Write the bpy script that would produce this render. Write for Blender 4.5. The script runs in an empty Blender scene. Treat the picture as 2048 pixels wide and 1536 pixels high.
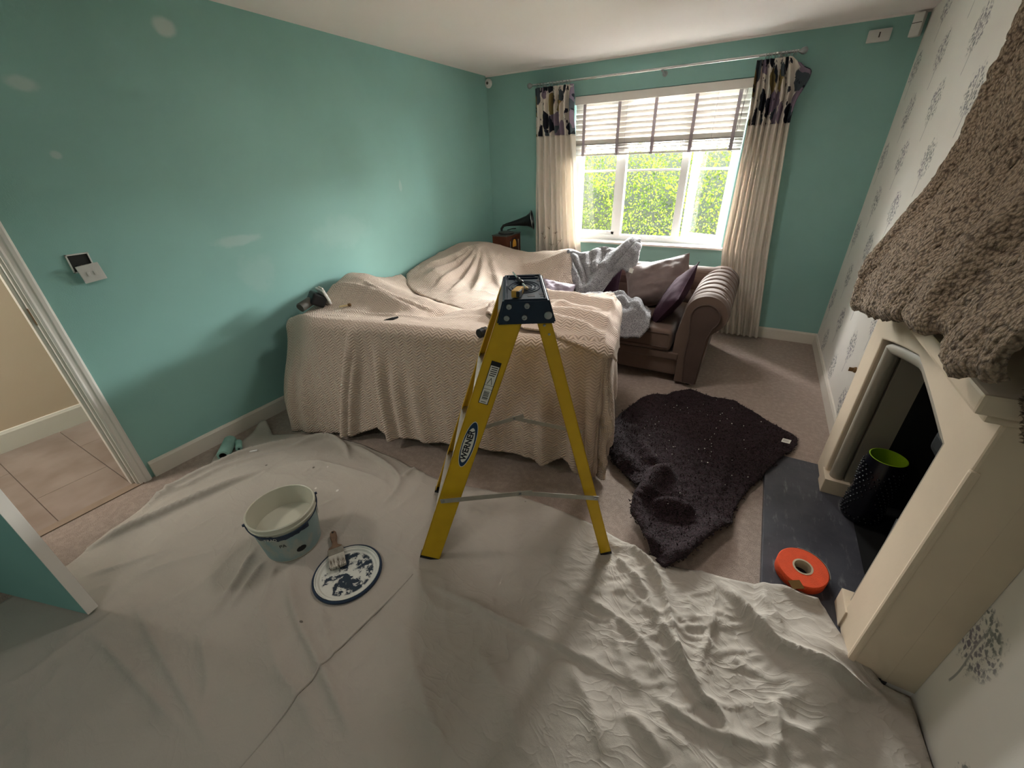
import bpy, bmesh, math, random
import numpy as np
from mathutils import Vector, Matrix
sc = bpy.context.scene
COL = sc.collection
rng = np.random.default_rng(7)
PI = math.pi

# ------------------------------------------------------------------ camera
F = 809.0865
CAM = np.array([2.82383981, -4.47093411, 1.57883949])
RM = np.array([[0.8693955034835703, 0.21332689865977295, -0.4456939452480283],
               [0.4932614601930517, -0.4277494088067928, 0.757445427178525],
               [-0.029061837704589394, -0.8783632947554462, -0.47710935016575595]])
cd = bpy.data.cameras.new('camera'); cam = bpy.data.objects.new('camera', cd); COL.objects.link(cam)
M4 = Matrix(((RM[0][0], -RM[0][1], -RM[0][2], CAM[0]), (RM[1][0], -RM[1][1], -RM[1][2], CAM[1]),
             (RM[2][0], -RM[2][1], -RM[2][2], CAM[2]), (0, 0, 0, 1)))
cam.matrix_world = M4
cd.sensor_width = 36; cd.lens = F / 2048 * 36; cd.clip_start = 0.02; cd.clip_end = 200
sc.camera = cam

# ------------------------------------------------------------------ world, lights, exposure
sc.view_settings.view_transform = 'Standard'; sc.view_settings.look = 'None'
sc.view_settings.gamma = 1; sc.view_settings.use_curve_mapping = False
sc.view_settings.exposure = 2.08
w = bpy.data.worlds.new('overcast_sky'); sc.world = w; w.use_nodes = True
wn = w.node_tree; bg = wn.nodes['Background']
bg.inputs['Color'].default_value = (1.0, 0.965, 0.95, 1); bg.inputs['Strength'].default_value = 34.0

def area_light(name, loc, rot, sx, sy, power, col=(1, 1, 1), portal=False, shape='RECTANGLE'):
    l = bpy.data.lights.new(name, 'AREA'); l.shape = shape; l.size = sx; l.size_y = sy; l.energy = power; l.color = col
    o = bpy.data.objects.new(name, l); COL.objects.link(o); o.location = loc; o.rotation_euler = rot
    if portal: l.cycles.is_portal = True
    return o
area_light('window_portal', (1.78, 0.26, 1.46), (-PI/2, 0, 0), 1.56, 1.36, 10, portal=True)
area_light('hall_fill_lamp', (-0.66, -5.0, 2.33), (0, 0, 0), 0.5, 0.5, 9, (1.0, 0.93, 0.86))  # added lamp, stands in for daylight in the hall
area_light('rear_fill_lamp', (1.9, -5.3, 2.31), (0, 0, 0), 0.42, 0.42, 1.8, (1.0, 0.95, 0.90), shape='DISK')  # added unseen fill for the near end of the room
area_light('room_fill_lamp', (1.9, -2.3, 2.31), (0, 0, 0), 0.42, 0.42, 3.5, (1.0, 0.93, 0.87), shape='DISK')  # added unseen fill over the throws and curtains

# ------------------------------------------------------------------ material helpers
def hexc(h):
    h = h.lstrip('#'); r = [int(h[i:i+2], 16) / 255 for i in (0, 2, 4)]
    return tuple(((v + .055) / 1.055) ** 2.4 if v > .04045 else v / 12.92 for v in r) + (1,)
MATS = {}
class NB:
    def __init__(s, m): s.t = m.node_tree; s.n = s.t.nodes; s.l = s.t.links
    def node(s, typ, **kw):
        n = s.n.new(typ)
        for k, v in kw.items(): setattr(n, k, v)
        return n
    def put(s, sock, v):
        if v is None: return
        if hasattr(v, 'is_linked') or isinstance(v, bpy.types.NodeSocket): s.l.new(v, sock)
        else: sock.default_value = v
    def math(s, op, a, b=None, c=None, clamp=False):
        n = s.node('ShaderNodeMath', operation=op); n.use_clamp = clamp
        s.put(n.inputs[0], a); s.put(n.inputs[1], b); s.put(n.inputs[2], c); return n.outputs[0]
    def ss(s, v, lo, hi):
        n = s.node('ShaderNodeMapRange'); n.interpolation_type = 'SMOOTHSTEP'
        s.put(n.inputs[0], v); n.inputs[1].default_value = lo; n.inputs[2].default_value = hi; return n.outputs[0]
    def mix(s, f, a, b, typ='MIX'):
        n = s.node('ShaderNodeMix', data_type='RGBA', blend_type=typ)
        s.put(n.inputs[0], f); s.put(n.inputs[6], a); s.put(n.inputs[7], b); return n.outputs[2]
    def noise(s, vec, scale, detail=3, rough=.55):
        n = s.node('ShaderNodeTexNoise'); s.put(n.inputs['Vector'], vec)
        n.inputs['Scale'].default_value = scale; n.inputs['Detail'].default_value = detail; n.inputs['Roughness'].default_value = rough
        return n.outputs[0]
    def voro(s, vec, scale, feature='F1', out=0):
        n = s.node('ShaderNodeTexVoronoi', feature=feature); s.put(n.inputs['Vector'], vec); n.inputs['Scale'].default_value = scale
        return n.outputs[out]
    def coord(s, k='Object'): return s.node('ShaderNodeTexCoord').outputs[k]
    def xyz(s, v):
        n = s.node('ShaderNodeSeparateXYZ'); s.put(n.inputs[0], v); return n.outputs
    def comb(s, x=0., y=0., z=0.):
        n = s.node('ShaderNodeCombineXYZ')
        for i, v in enumerate((x, y, z)): s.put(n.inputs[i], v)
        return n.outputs[0]
def mat(name, col, rough=.6, var=0., vscale=6., bump=0., bscale=40., metal=0., spec=.35, sheen=0., col2=None, bdist=.004, custom=None, coord='Object', trans=0.):
    m = bpy.data.materials.new(name); m.use_nodes = True; b = NB(m); p = b.n['Principled BSDF']
    col = hexc(col) if isinstance(col, str) else col
    p.inputs['Roughness'].default_value = rough; p.inputs['Metallic'].default_value = metal
    p.inputs['Specular IOR Level'].default_value = spec
    if sheen: p.inputs['Sheen Weight'].default_value = sheen * .25; p.inputs['Sheen Roughness'].default_value = .5
    vec = b.coord(coord)
    c2 = hexc(col2) if isinstance(col2, str) else (tuple(x * (1 - var) for x in col[:3]) + (1,) if col2 is None else col2)
    cs = b.mix(b.ss(b.noise(vec, vscale), .3, .7), col, c2) if (var or col2) else col
    h = b.noise(vec, bscale, 4) if bump else None
    if custom:
        r = custom(b, vec, cs, h)
        cs = r[0]
        if r[1] is not None: h = r[1]; bump = bump or .5
        if len(r) > 2 and r[2] is not None: b.put(p.inputs['Roughness'], r[2])
    b.put(p.inputs['Base Color'], cs)
    if bump and h is not None:
        bn = b.node('ShaderNodeBump'); bn.inputs['Strength'].default_value = bump; bn.inputs['Distance'].default_value = bdist
        b.put(bn.inputs['Height'], h); b.l.new(bn.outputs[0], p.inputs['Normal'])
    if trans:
        out = b.n['Material Output']; tr = b.node('ShaderNodeBsdfTranslucent'); b.put(tr.inputs[0], cs)
        mx = b.node('ShaderNodeMixShader'); mx.inputs[0].default_value = trans
        b.l.new(p.outputs[0], mx.inputs[1]); b.l.new(tr.outputs[0], mx.inputs[2]); b.l.new(mx.outputs[0], out.inputs[0])
    m.diffuse_color = col
    MATS[name] = m
    return m

# teal wall: rolled emulsion with a few filler patches and chalky scuffs
def teal_fx(patches):
    def fx(b, vec, cs, h):
        x, y, z = b.xyz(vec)
        nz = b.noise(vec, 9, 4)
        for (py, pz, sy, sz, op, warp) in patches:
            u = b.math('DIVIDE', b.math('SUBTRACT', y, py), sy); v = b.math('DIVIDE', b.math('SUBTRACT', z, pz), sz)
            d = b.math('SQRT', b.math('ADD', b.math('MULTIPLY', u, u), b.math('MULTIPLY', v, v)))
            d = b.math('ADD', d, b.math('MULTIPLY', b.math('SUBTRACT', nz, .5), warp))
            k = b.math('MULTIPLY', b.math('SUBTRACT', 1., b.ss(d, .55, 1.15)), op)
            cs = b.mix(k, cs, hexc('#c9d6d2'))
        return cs, b.noise(vec, 180, 3)
    return fx
mat('teal_wall_left', '#90bdb6', .62, .08, 1.6, .25, 180, custom=teal_fx([
    (-3.015, 2.238, .055, .045, .75, .7), (-3.66, 1.94, .06, .035, .5, 1.2), (-3.661, 1.675, .022, .018, .5, .8),
    (-3.0, 1.21, .16, .035, .32, 1.3), (-2.95, .99, .12, .14, .12, 1.6), (-1.5, 1.447, .02, .05, .3, 1.2), (-2.2, 1.15, .3, .12, .10, 1.8)]), bdist=.0012)
mat('teal_wall', '#90bbb5', .62, .06, 2.0, .25, 180, bdist=.001)
mat('ceiling_white', '#f0e7e4', .8, .02, 2, .2, 120, bdist=.001)
mat('gloss_white', '#e6e1da', .32, .03, 4, .05, 30)
mat('skirting_white', '#ddd6ca', .4, .05, 4, .05, 30)
mat('upvc_white', '#f2f3f4', .25)
mat('hall_beige', '#cdb79f', .7, .03, 2)
mat('plastic_white', '#d6d4d0', .4, .04, 20)
mat('slot_dark', '#2a2a28', .6)

def wallpaper_fx(b, vec, cs, h):
    x, y, z = b.xyz(vec)
    n1 = b.noise(vec, 38, 3); n2 = b.noise(b.comb(x, b.math('ADD', y, 7.3), z), 38, 3)
    yy = b.math('ADD', y, b.math('MULTIPLY', b.math('SUBTRACT', n1, .5), .03))
    zz = b.math('ADD', z, b.math('MULTIPLY', b.math('SUBTRACT', n2, .5), .03))
    mask = None
    ang_n = b.noise(vec, 120, 2)
    for oy, oz in ((0, 0), (.285, .268)):
        def cell(v, o, per):
            q = b.math('DIVIDE', b.math('ADD', v, 20 * per + per / 2 - o), per)
            return b.math('MULTIPLY', b.math('SUBTRACT', b.math('FRACT', q), .5), per)
        u = cell(yy, -.13 + oy - .57, .57); v = cell(zz, 2.075 - .536 * 5 + oz, .536)
        uu = b.math('DIVIDE', u, .09); vv = b.math('DIVIDE', v, .098)
        r = b.math('SQRT', b.math('ADD', b.math('MULTIPLY', uu, uu), b.math('MULTIPLY', vv, vv)))
        crown = b.math('SUBTRACT', 1., b.ss(b.math('ADD', r, b.math('MULTIPLY', b.math('SUBTRACT', n1, .5), 1.0)), .8, 1.12))
        # twigs: rays fanning out from the crown foot
        ang = b.math('ARCTAN2', u, b.math('ADD', v, .13))
        ray = b.math('ABSOLUTE', b.math('SINE', b.math('MULTIPLY', b.math('ADD', ang, b.math('MULTIPLY', ang_n, .25)), 16.)))
        rays = b.math('SUBTRACT', 1., b.ss(ray, .10, .42))
        leaf = b.math('SUBTRACT', 1., b.ss(b.voro(b.comb(0., yy, zz), 62), .34, .55))
        crown = b.math('MULTIPLY', crown, b.math('MAXIMUM', b.math('MULTIPLY', rays, .6), leaf))
        u2 = cell(b.math('ADD', y, b.math('MULTIPLY', b.math('SINE', b.math('MULTIPLY', z, 23.)), .008)), -.13 + oy - .57, .57)
        v2 = cell(z, 2.075 - .536 * 5 + oz - .06, .536)
        tr = b.math('SUBTRACT', 1., b.ss(b.math('ABSOLUTE', u2), .0022, .0055))
        tr = b.math('MULTIPLY', tr, b.math('SUBTRACT', 1., b.ss(b.math('ABSOLUTE', v2), .115, .125)))
        mk = b.math('MAXIMUM', crown, b.math('MULTIPLY', tr, .8))
        mask = mk if mask is None else b.math('MAXIMUM', mask, mk)
    ink = b.mix(b.ss(b.noise(vec, 7, 2), .4, .6), hexc('#736d7a'), hexc('#6f7673'))
    fade = b.math('MULTIPLY_ADD', b.noise(vec, 16, 2), .5, .6)
    return b.mix(b.math('MULTIPLY', mask, fade, clamp=True), cs, ink), b.noise(vec, 220, 2)
mat('tree_wallpaper', '#e4e0d8', .7, .03, 3, .15, 200, custom=wallpaper_fx, bdist=.001)

def carpet_fx(b, vec, cs, h):
    v = b.noise(vec, 260, 3, .7); w_ = b.noise(vec, 34, 3)
    c = b.mix(b.ss(v, .3, .7), cs, hexc('#9f8c80'))
    c = b.mix(b.math('MULTIPLY', b.ss(w_, .4, .7), .35), c, hexc('#dccabd'))
    return c, b.math('ADD', v, b.math('MULTIPLY', w_, .8))
mat('carpet_beige', '#cdbaad', .95, .12, 3, .9, 200, custom=carpet_fx, bdist=.012, sheen=.2)
mat('hall_tile', '#94867d', .38, .2, 3.0, .12, 20, col2='#7d6e64')
mat('grout', '#6f5f54', .8)
mat('threshold', '#8d7b6b', .5, .1, 20)

def sheet_fx(b, vec, cs, h):
    x, y, z = b.xyz(vec)
    # paint splatters and drips
    d = b.voro(vec, 4.5); big = b.noise(vec, 1.3, 1)
    sp = b.math('MULTIPLY', b.math('SUBTRACT', 1., b.ss(d, .025, .04)), b.ss(big, .44, .5))
    c = b.mix(b.math('MULTIPLY', sp, .8), cs, hexc('#4a463f'))
    d2 = b.voro(b.comb(b.math('ADD', x, 3.1), y, z), 9.)
    lp = b.math('SUBTRACT', 1., b.ss(b.math('ADD', b.math('MULTIPLY', b.math('SUBTRACT', x, 1.05), b.math('SUBTRACT', x, 1.05)), b.math('MULTIPLY', b.math('ADD', y, 3.45), b.math('ADD', y, 3.45))), .02, .08))
    c = b.mix(b.math('MULTIPLY', b.math('SUBTRACT', 1., b.ss(d2, .05, .09)), lp), c, hexc('#d9d5cd'))
    wv = b.comb(b.math('ADD', x, b.math('MULTIPLY', b.noise(vec, 3, 2), .5)), b.math('ADD', b.math('MULTIPLY', y, 1.7), b.math('MULTIPLY', b.noise(vec, 4, 2), .4)), 0.)
    def rg(sc_, pw_): return b.math('POWER', b.math('SUBTRACT', 1., b.math('ABSOLUTE', b.math('MULTIPLY_ADD', b.noise(wv, sc_, 2, .4), 2., -1.))), pw_)
    cr = b.math('MULTIPLY', b.math('ADD', rg(5., 16.), b.math('MULTIPLY', rg(13., 12.), .45)), b.math('MULTIPLY_ADD', b.ss(x, 1.8, 2.6), .75, .35))
    return c, b.math('ADD', b.math('ADD', b.math('MULTIPLY', b.noise(vec, 60, 4), .6), b.math('MULTIPLY', b.noise(vec, 420, 2), .2)), b.math('MULTIPLY', cr, 1.3))
mat('dust_sheet_cotton', '#b0a89e', .9, .10, 2.2, .35, 60, custom=sheet_fx, bdist=.006, sheen=.15)

def herring(b, vec, cs, h):
    u, v, _ = b.xyz(vec)
    tri = b.math('PINGPONG', u, .026)
    q = b.math('DIVIDE', b.math('ADD', v, b.math('MULTIPLY', tri, .75)), .0165)
    hh = b.math('SINE', b.math('MULTIPLY', q, 2 * PI))
    hh = b.math('POWER', b.math('MULTIPLY_ADD', hh, .5, .5), .6)
    c = b.mix(hh, b.mix(.45, cs, hexc('#8c7666')), cs)
    return c, b.math('ADD', hh, b.math('MULTIPLY', b.noise(vec, 500, 2), .3))
mat('cream_chevron', '#d3bfb0', .92, .06, 4, .8, 60, custom=herring, bdist=.004, sheen=.3, coord='UV')

def pile(scale, amt, dark):
    def fx(b, vec, cs, h):
        v = b.noise(vec, scale, 4, .65); v2 = b.voro(vec, scale * 1.3)
        hh = b.math('SUBTRACT', v, b.math('MULTIPLY', v2, .6))
        return b.mix(b.ss(hh, -.05, .35), dark, cs), hh
    return fx
mat('sherpa_taupe', '#a38e78', .98, .1, 5, 1., 60, custom=pile(75, 1, hexc('#5d4d3e')), bdist=.012, sheen=.3)
mat('fleece_brown', '#35242a', .98, .2, 5, 1., 60, custom=pile(110, 1, hexc('#170e0d')), bdist=.006)
mat('fleece_grey', '#a9a6a8', .98, .1, 6, 1., 60, custom=pile(130, 1, hexc('#6f6c70')), bdist=.008, sheen=.3)
mat('sofa_velvet', '#6b574c', .8, .15, 7, .3, 300, sheen=.5, bdist=.001)
mat('sofa_velvet_dark', '#53423b', .8, .15, 7, .3, 300, sheen=.4, bdist=.001)
mat('cushion_taupe', '#7b6a66', .55, .12, 10, .35, 14, sheen=.4, bdist=.01)
mat('cushion_plum', '#402b37', .95, .2, 8, .35, 14, spec=.1, sheen=0., bdist=.01)
mat('cushion_lilac', '#a89aa8', .5, .2, 12, .5, 20, sheen=.5, bdist=.012)
mat('dark_wood', '#2a1c15', .4)
mat('curtain_lining', '#f2eae0', .85, .05, 6, .15, 300, bdist=.001, trans=.35)
def floral(b, vec, cs, h):
    x, y, z = b.xyz(vec)
    wv = b.comb(b.math('ADD', x, b.math('MULTIPLY', b.noise(vec, 11, 2), .10)), b.math('ADD', y, b.math('MULTIPLY', b.noise(vec, 9, 2), .12)), 0.)
    vcol = b.node('ShaderNodeTexVoronoi'); b.put(vcol.inputs['Vector'], wv); vcol.inputs['Scale'].default_value = 7
    rr = b.xyz(vcol.outputs['Color'])
    dist = vcol.outputs[0]
    petal = b.math('SUBTRACT', 1., b.ss(dist, .56, .62))
    c = b.mix(b.math('MULTIPLY', petal, b.ss(rr[0], .12, .14)), cs, hexc('#8f7f92'))
    c = b.mix(b.math('MULTIPLY', petal, b.ss(rr[0], .34, .36)), c, hexc('#20242f'))
    c = b.mix(b.math('MULTIPLY', petal, b.ss(rr[0], .70, .72)), c, hexc('#4f5a63'))
    c = b.mix(b.math('MULTIPLY', petal, b.ss(rr[1], .87, .89)), c, hexc('#a08a58'))
    n = b.noise(vec, 12, 4)
    c = b.mix(b.ss(n, .60, .63), c, hexc('#262a38'))
    return c, b.noise(vec, 300, 2)
mat('curtain_floral', '#f2eae0', .85, .05, 6, .15, 300, custom=floral, bdist=.001, coord='UV', trans=.3)
mat('chrome', '#c8c8c8', .22, metal=1.)
mat('dull_steel', '#9c9fa0', .4, metal=.9)
mat('aluminium', '#c9c6bf', .42, .1, 30, metal=.85)
mat('brace_zinc', '#aaa69c', .5, .1, 30, metal=.6)
mat('fibreglass_yellow', '#cda314', .42, .10, 12, .15, 90, bdist=.001)
mat('ladder_blue', '#14263a', .42, .12, 30, .1, 60, bdist=.001)
mat('ladder_blue_top', '#2c3e4a', .5, .2, 30, .1, 60, bdist=.001)
mat('rubber_black', '#17171a', .6, .1, 20)
mat('black_plastic', '#1c1d20', .45, .1, 20)
mat('grey_plastic', '#55524c', .5, .2, 20)
mat('sticker_white', '#d9d6cd', .5)
mat('sticker_black', '#15171c', .5)
mat('badge_blue', '#123250', .4)
mat('amber_plastic', '#c79a3c', .4, .2, 40)
mat('blind_slat', '#efeae4', .45, .02, 5, trans=.035)
mat('blind_tape', '#c4bbc0', .8, .05, 30, trans=.5)
mat('slate', '#4a4a51', .42, .25, 8, .3, 30, col2='#3d3d44', custom=lambda b, vec, cs, h: (b.mix(b.math('MULTIPLY', b.ss(b.noise(b.comb(b.math('MULTIPLY', b.xyz(vec)[0], 5.), b.xyz(vec)[1], 0.), 7, 5, .7), .54, .74), .5), cs, hexc('#8e8f92')), h), bdist=.002)
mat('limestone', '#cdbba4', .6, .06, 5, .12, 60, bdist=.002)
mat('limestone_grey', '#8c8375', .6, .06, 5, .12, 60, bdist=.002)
mat('soot', '#0b0b0b', .9)
mat('cast_iron', '#1b1e1f', .5, .2, 10, metal=.3)
mat('vase_black', '#0c0d14', .25, .1, 10)
mat('vase_green', '#6f8a12', .4)
mat('orange_mesh', '#e8542a', .75, .1, 30, .8, 300, bdist=.002)
mat('card_core', '#b9a890', .8, .1, 30)
mat('clear_film', '#c9c4bd', .15, .1, 30)
mat('bucket_white', '#c8c6b6', .4, .04, 8)
def bucket_fx(b, vec, cs, h):
    x, y, z = b.xyz(vec)
    sm = b.ss(b.noise(b.comb(x, y, b.math('MULTIPLY', z, .5)), 9, 4), .52, .62)
    c = b.mix(sm, cs, hexc('#a3a79f'))
    return c, h
mat('bucket_label', '#8fa6a8', .45, .1, 8, .1, 40, custom=bucket_fx)
mat('bucket_navy', '#24344a', .45, .2, 14)
mat('paint_wet', '#d4cdb8', .35, .03, 4)
def lid_fx(b, vec, cs, h):
    x, y, z = b.xyz(vec)
    r = b.math('SQRT', b.math('ADD', b.math('MULTIPLY', x, x), b.math('MULTIPLY', y, y)))
    n = b.noise(vec, 13, 6, .7); n2 = b.noise(vec, 45, 4, .6)
    k = b.math('MULTIPLY', b.ss(n, .475, .52), b.math('SUBTRACT', 1., b.ss(r, .105, .112)))
    k = b.math('MULTIPLY', k, b.ss(n2, .36, .42))
    return b.mix(k, cs, hexc('#2b3543')), b.math('SUBTRACT', 1., k)
mat('lid_painted', '#d3d3cb', .35, .05, 14, .4, 30, custom=lid_fx, bdist=.003)
mat('brush_handle', '#7d6350', .45, .2, 60)
mat('brush_ferrule', '#9b9489', .5, .2, 60, metal=.4)
def bristle_fx(b, vec, cs, h):
    x, y, z = b.xyz(vec); n = b.noise(b.comb(b.math('MULTIPLY', x, 6.), b.math('MULTIPLY', y, .6), z), 60, 3)
    return b.mix(b.math('MULTIPLY', b.ss(n, .45, .6), b.math('SUBTRACT', 1., b.ss(y, -.04, -.01))), cs, hexc('#5a4d41')), n
mat('bristle', '#c9c2b6', .8, .1, 60, .6, 60, custom=bristle_fx, bdist=.003)
mat('roller_nap', '#84aba0', .9, .12, 20, .6, 120, bdist=.004)
mat('radio_wood', '#5e2f1d', .4, .3, 9, .1, 30)
mat('radio_wood_dark', '#2f1a12', .4, .2, 9)
mat('radio_plate', '#4f5450', .35, .1, 9)
mat('warm_dial', '#d8a23c', .4)
mat('horn_black', '#1b1d1f', .35)
mat('stem_dry', '#8c7c6c', .8)
mat('glass_vase', '#c8c8c0', .1)
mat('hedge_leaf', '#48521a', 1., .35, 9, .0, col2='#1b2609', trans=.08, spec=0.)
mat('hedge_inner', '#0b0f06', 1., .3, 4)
mat('grass', '#3c4230', .9, .3, 6)
mat('pale_wood', '#cbb78d', .6, .1, 30)
mat('brass_dark', '#6a4d26', .4, .1, 20)
mat('cloth_rag', '#d8d3cc', .85, .1, 20)
mat('hose_label', '#cfc9c2', .7, .3, 300)
def glass_mat():
    m = bpy.data.materials.new('window_glass'); m.use_nodes = True; b = NB(m); p = b.n['Principled BSDF']
    p.inputs['Roughness'].default_value = 0; p.inputs['Base Color'].default_value = (1, 1, 1, 1)
    out = b.n['Material Output']; tr = b.node('ShaderNodeBsdfTransparent'); gl = b.node('ShaderNodeBsdfGlossy'); gl.inputs['Roughness'].default_value = .0
    mx = b.node('ShaderNodeMixShader'); fr = b.node('ShaderNodeFresnel'); fr.inputs[0].default_value = 1.45
    tr.inputs[0].default_value = (.93, .96, .95, 1)
    b.l.new(fr.outputs[0], mx.inputs[0]); b.l.new(tr.outputs[0], mx.inputs[1]); b.l.new(gl.outputs[0], mx.inputs[2]); b.l.new(mx.outputs[0], out.inputs[0])
    MATS['window_glass'] = m
glass_mat()

# ------------------------------------------------------------------ object helpers
def link(name, me, m=None, parent=None, loc=None):
    o = bpy.data.objects.new(name, me); COL.objects.link(o)
    if m is not None and me is not None:
        for k in (m if isinstance(m, (list, tuple)) else [m]): me.materials.append(MATS[k])
    if parent is not None: o.parent = parent
    if loc is not None: o.location = loc
    return o
def tag(o, label=None, cat=None, group=None, kind=None):
    if label: o['label'] = label
    if cat: o['category'] = cat
    if group: o['group'] = group
    if kind: o['kind'] = kind
    return o
def thing(name, label, cat, loc=(0, 0, 0), rot=(0, 0, 0), group=None):
    o = bpy.data.objects.new(name, None); COL.objects.link(o); o.location = loc; o.rotation_euler = rot; o.empty_display_size = .05
    return tag(o, label, cat, group)
def mesh_of(bm, smooth=False, name='m'):
    me = bpy.data.meshes.new(name); bmesh.ops.recalc_face_normals(bm, faces=bm.faces); bm.to_mesh(me); bm.free()
    if smooth:
        me.polygons.foreach_set('use_smooth', [True] * len(me.polygons))
        if hasattr(me, 'set_sharp_from_angle'): me.set_sharp_from_angle(angle=math.radians(42))
    me.update(); return me
def box(bm, x0, x1, y0, y1, z0, z1, bev=0., M=None, seg=2):
    vs = [bm.verts.new((x, y, z)) for x in (x0, x1) for y in (y0, y1) for z in (z0, z1)]
    fs = [bm.faces.new([vs[i] for i in q]) for q in ((0, 1, 3, 2), (4, 6, 7, 5), (0, 4, 5, 1), (2, 3, 7, 6), (0, 2, 6, 4), (1, 5, 7, 3))]
    bmesh.ops.recalc_face_normals(bm, faces=fs)
    if bev:
        es = list({e for f in fs for e in f.edges})
        r = bmesh.ops.bevel(bm, geom=es, offset=bev, segments=seg, affect='EDGES', profile=.7)
        vs = list({v for f in r['faces'] for v in f.verts} | {v for v in vs if v.is_valid})
    if M is not None: bmesh.ops.transform(bm, matrix=M, verts=[v for v in vs if v.is_valid])
    return vs
def boxo(name, x0, x1, y0, y1, z0, z1, m, parent=None, bev=0., M=None, loc=None, smooth=False):
    bm = bmesh.new(); box(bm, x0, x1, y0, y1, z0, z1, bev, M); return link(name, mesh_of(bm, smooth), m, parent, loc)
def prism(bm, pts, a, b, axis='x', bev=0.):
    """extrude 2D polygon between a and b along axis; pts in the two other axes order (xy / yz / xz)"""
    def P(p, t):
        return {'x': (t, p[0], p[1]), 'y': (p[0], t, p[1]), 'z': (p[0], p[1], t)}[axis]
    A = [bm.verts.new(P(p, a)) for p in pts]; B = [bm.verts.new(P(p, b)) for p in pts]
    n = len(pts); fs = [bm.faces.new(A), bm.faces.new(B[::-1])]
    for i in range(n): fs.append(bm.faces.new((A[i], A[(i + 1) % n], B[(i + 1) % n], B[i])))
    bmesh.ops.recalc_face_normals(bm, faces=fs)
    if bev:
        bmesh.ops.bevel(bm, geom=list({e for f in fs[:2] for e in f.edges}), offset=bev, segments=2, affect='EDGES')
    return A + B
def lathe(bm, prof, seg=32, M=None, cap=False):
    rings = []
    for r, z in prof:
        if r < 1e-6: rings.append([bm.verts.new((0, 0, z))])
        else: rings.append([bm.verts.new((r * math.cos(2 * PI * i / seg), r * math.sin(2 * PI * i / seg), z)) for i in range(seg)])
    vs = [v for r in rings for v in r]
    for a, b in zip(rings, rings[1:]):
        for i in range(seg):
            j = (i + 1) % seg
            if len(a) == 1 and len(b) == 1: continue
            if len(a) == 1: bm.faces.new((a[0], b[i], b[j]))
            elif len(b) == 1: bm.faces.new((a[i], b[0], a[j]))
            else: bm.faces.new((a[i], b[i], b[j], a[j]))
    if M is not None: bmesh.ops.transform(bm, matrix=M, verts=vs)
    return vs
def latheo(name, prof, m, parent=None, loc=None, seg=32, M=None):
    bm = bmesh.new(); lathe(bm, prof, seg, M); return link(name, mesh_of(bm, True), m, parent, loc)
def tube(bm, pts, r, seg=8, closed=False):
    pts = [Vector(p) for p in pts]; n = len(pts); rings = []
    rs = r if isinstance(r, (list, tuple)) else [r] * n
    up = Vector((0, 0, 1)); prev = None
    for i, p in enumerate(pts):
        if closed: t = pts[(i + 1) % n] - pts[i - 1]
        else: t = pts[min(i + 1, n - 1)] - pts[max(i - 1, 0)]
        t.normalize()
        if prev is None:
            a = up if abs(t.dot(up)) < .9 else Vector((1, 0, 0))
            u = t.cross(a).normalized()
        else: u = (prev - t * prev.dot(t)).normalized()
        prev = u; v = t.cross(u)
        rings.append([bm.verts.new(p + (u * math.cos(2 * PI * k / seg) + v * math.sin(2 * PI * k / seg)) * rs[i]) for k in range(seg)])
    rr = list(zip(rings, rings[1:])) + ([(rings[-1], rings[0])] if closed else [])
    for a, b in rr:
        for k in range(seg): bm.faces.new((a[k], a[(k + 1) % seg], b[(k + 1) % seg], b[k]))
    if not closed: bm.faces.new(rings[0][::-1]); bm.faces.new(rings[-1])
def tubeo(name, pts, r, m, parent=None, seg=8, closed=False, loc=None):
    bm = bmesh.new(); tube(bm, pts, r, seg, closed); return link(name, mesh_of(bm, True), m, parent, loc)
def Mrt(loc=(0, 0, 0), rot=(0, 0, 0)):
    from mathutils import Euler
    return Matrix.Translation(loc) @ Euler(rot).to_matrix().to_4x4()
def basisM(o, ex, ey, ez=None):
    ex = Vector(ex).normalized(); ey = Vector(ey); ey = (ey - ex * ey.dot(ex)).normalized(); ez = ex.cross(ey)
    return Matrix(((ex.x, ey.x, ez.x, o[0]), (ex.y, ey.y, ez.y, o[1]), (ex.z, ey.z, ez.z, o[2]), (0, 0, 0, 1)))
def grid_mesh(P, uv=None, smooth=True, mask=None):
    """P: (n,m,3) array of points, quads between them"""
    n, m_ = P.shape[:2]; idx = np.arange(n * m_).reshape(n, m_)
    q = np.stack([idx[:-1, :-1], idx[1:, :-1], idx[1:, 1:], idx[:-1, 1:]], -1).reshape(-1, 4)
    if mask is not None: q = q[mask.reshape(-1)[q].all(1)]
    used = np.unique(q); remap = -np.ones(n * m_, int); remap[used] = np.arange(len(used)); q = remap[q]
    V = P.reshape(-1, 3)[used]
    me = bpy.data.meshes.new('cloth'); me.vertices.add(len(V)); me.vertices.foreach_set('co', V.astype(np.float32).ravel())
    me.loops.add(q.size); me.loops.foreach_set('vertex_index', q.ravel().astype(np.int32))
    me.polygons.add(len(q)); me.polygons.foreach_set('loop_start', np.arange(0, q.size, 4, dtype=np.int32)); me.polygons.foreach_set('loop_total', np.full(len(q), 4, np.int32))
    me.update(calc_edges=True)
    if uv is not None:
        l = me.uv_layers.new(name='UVMap'); l.data.foreach_set('uv', uv.reshape(-1, 2)[used][q.ravel()].astype(np.float32).ravel())
    if smooth: me.polygons.foreach_set('use_smooth', [True] * len(me.polygons))
    me.update(); return me
def solid(o, t, off=-1.):
    s = o.modifiers.new('thickness', 'SOLIDIFY'); s.thickness = t; s.offset = off; return o
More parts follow.
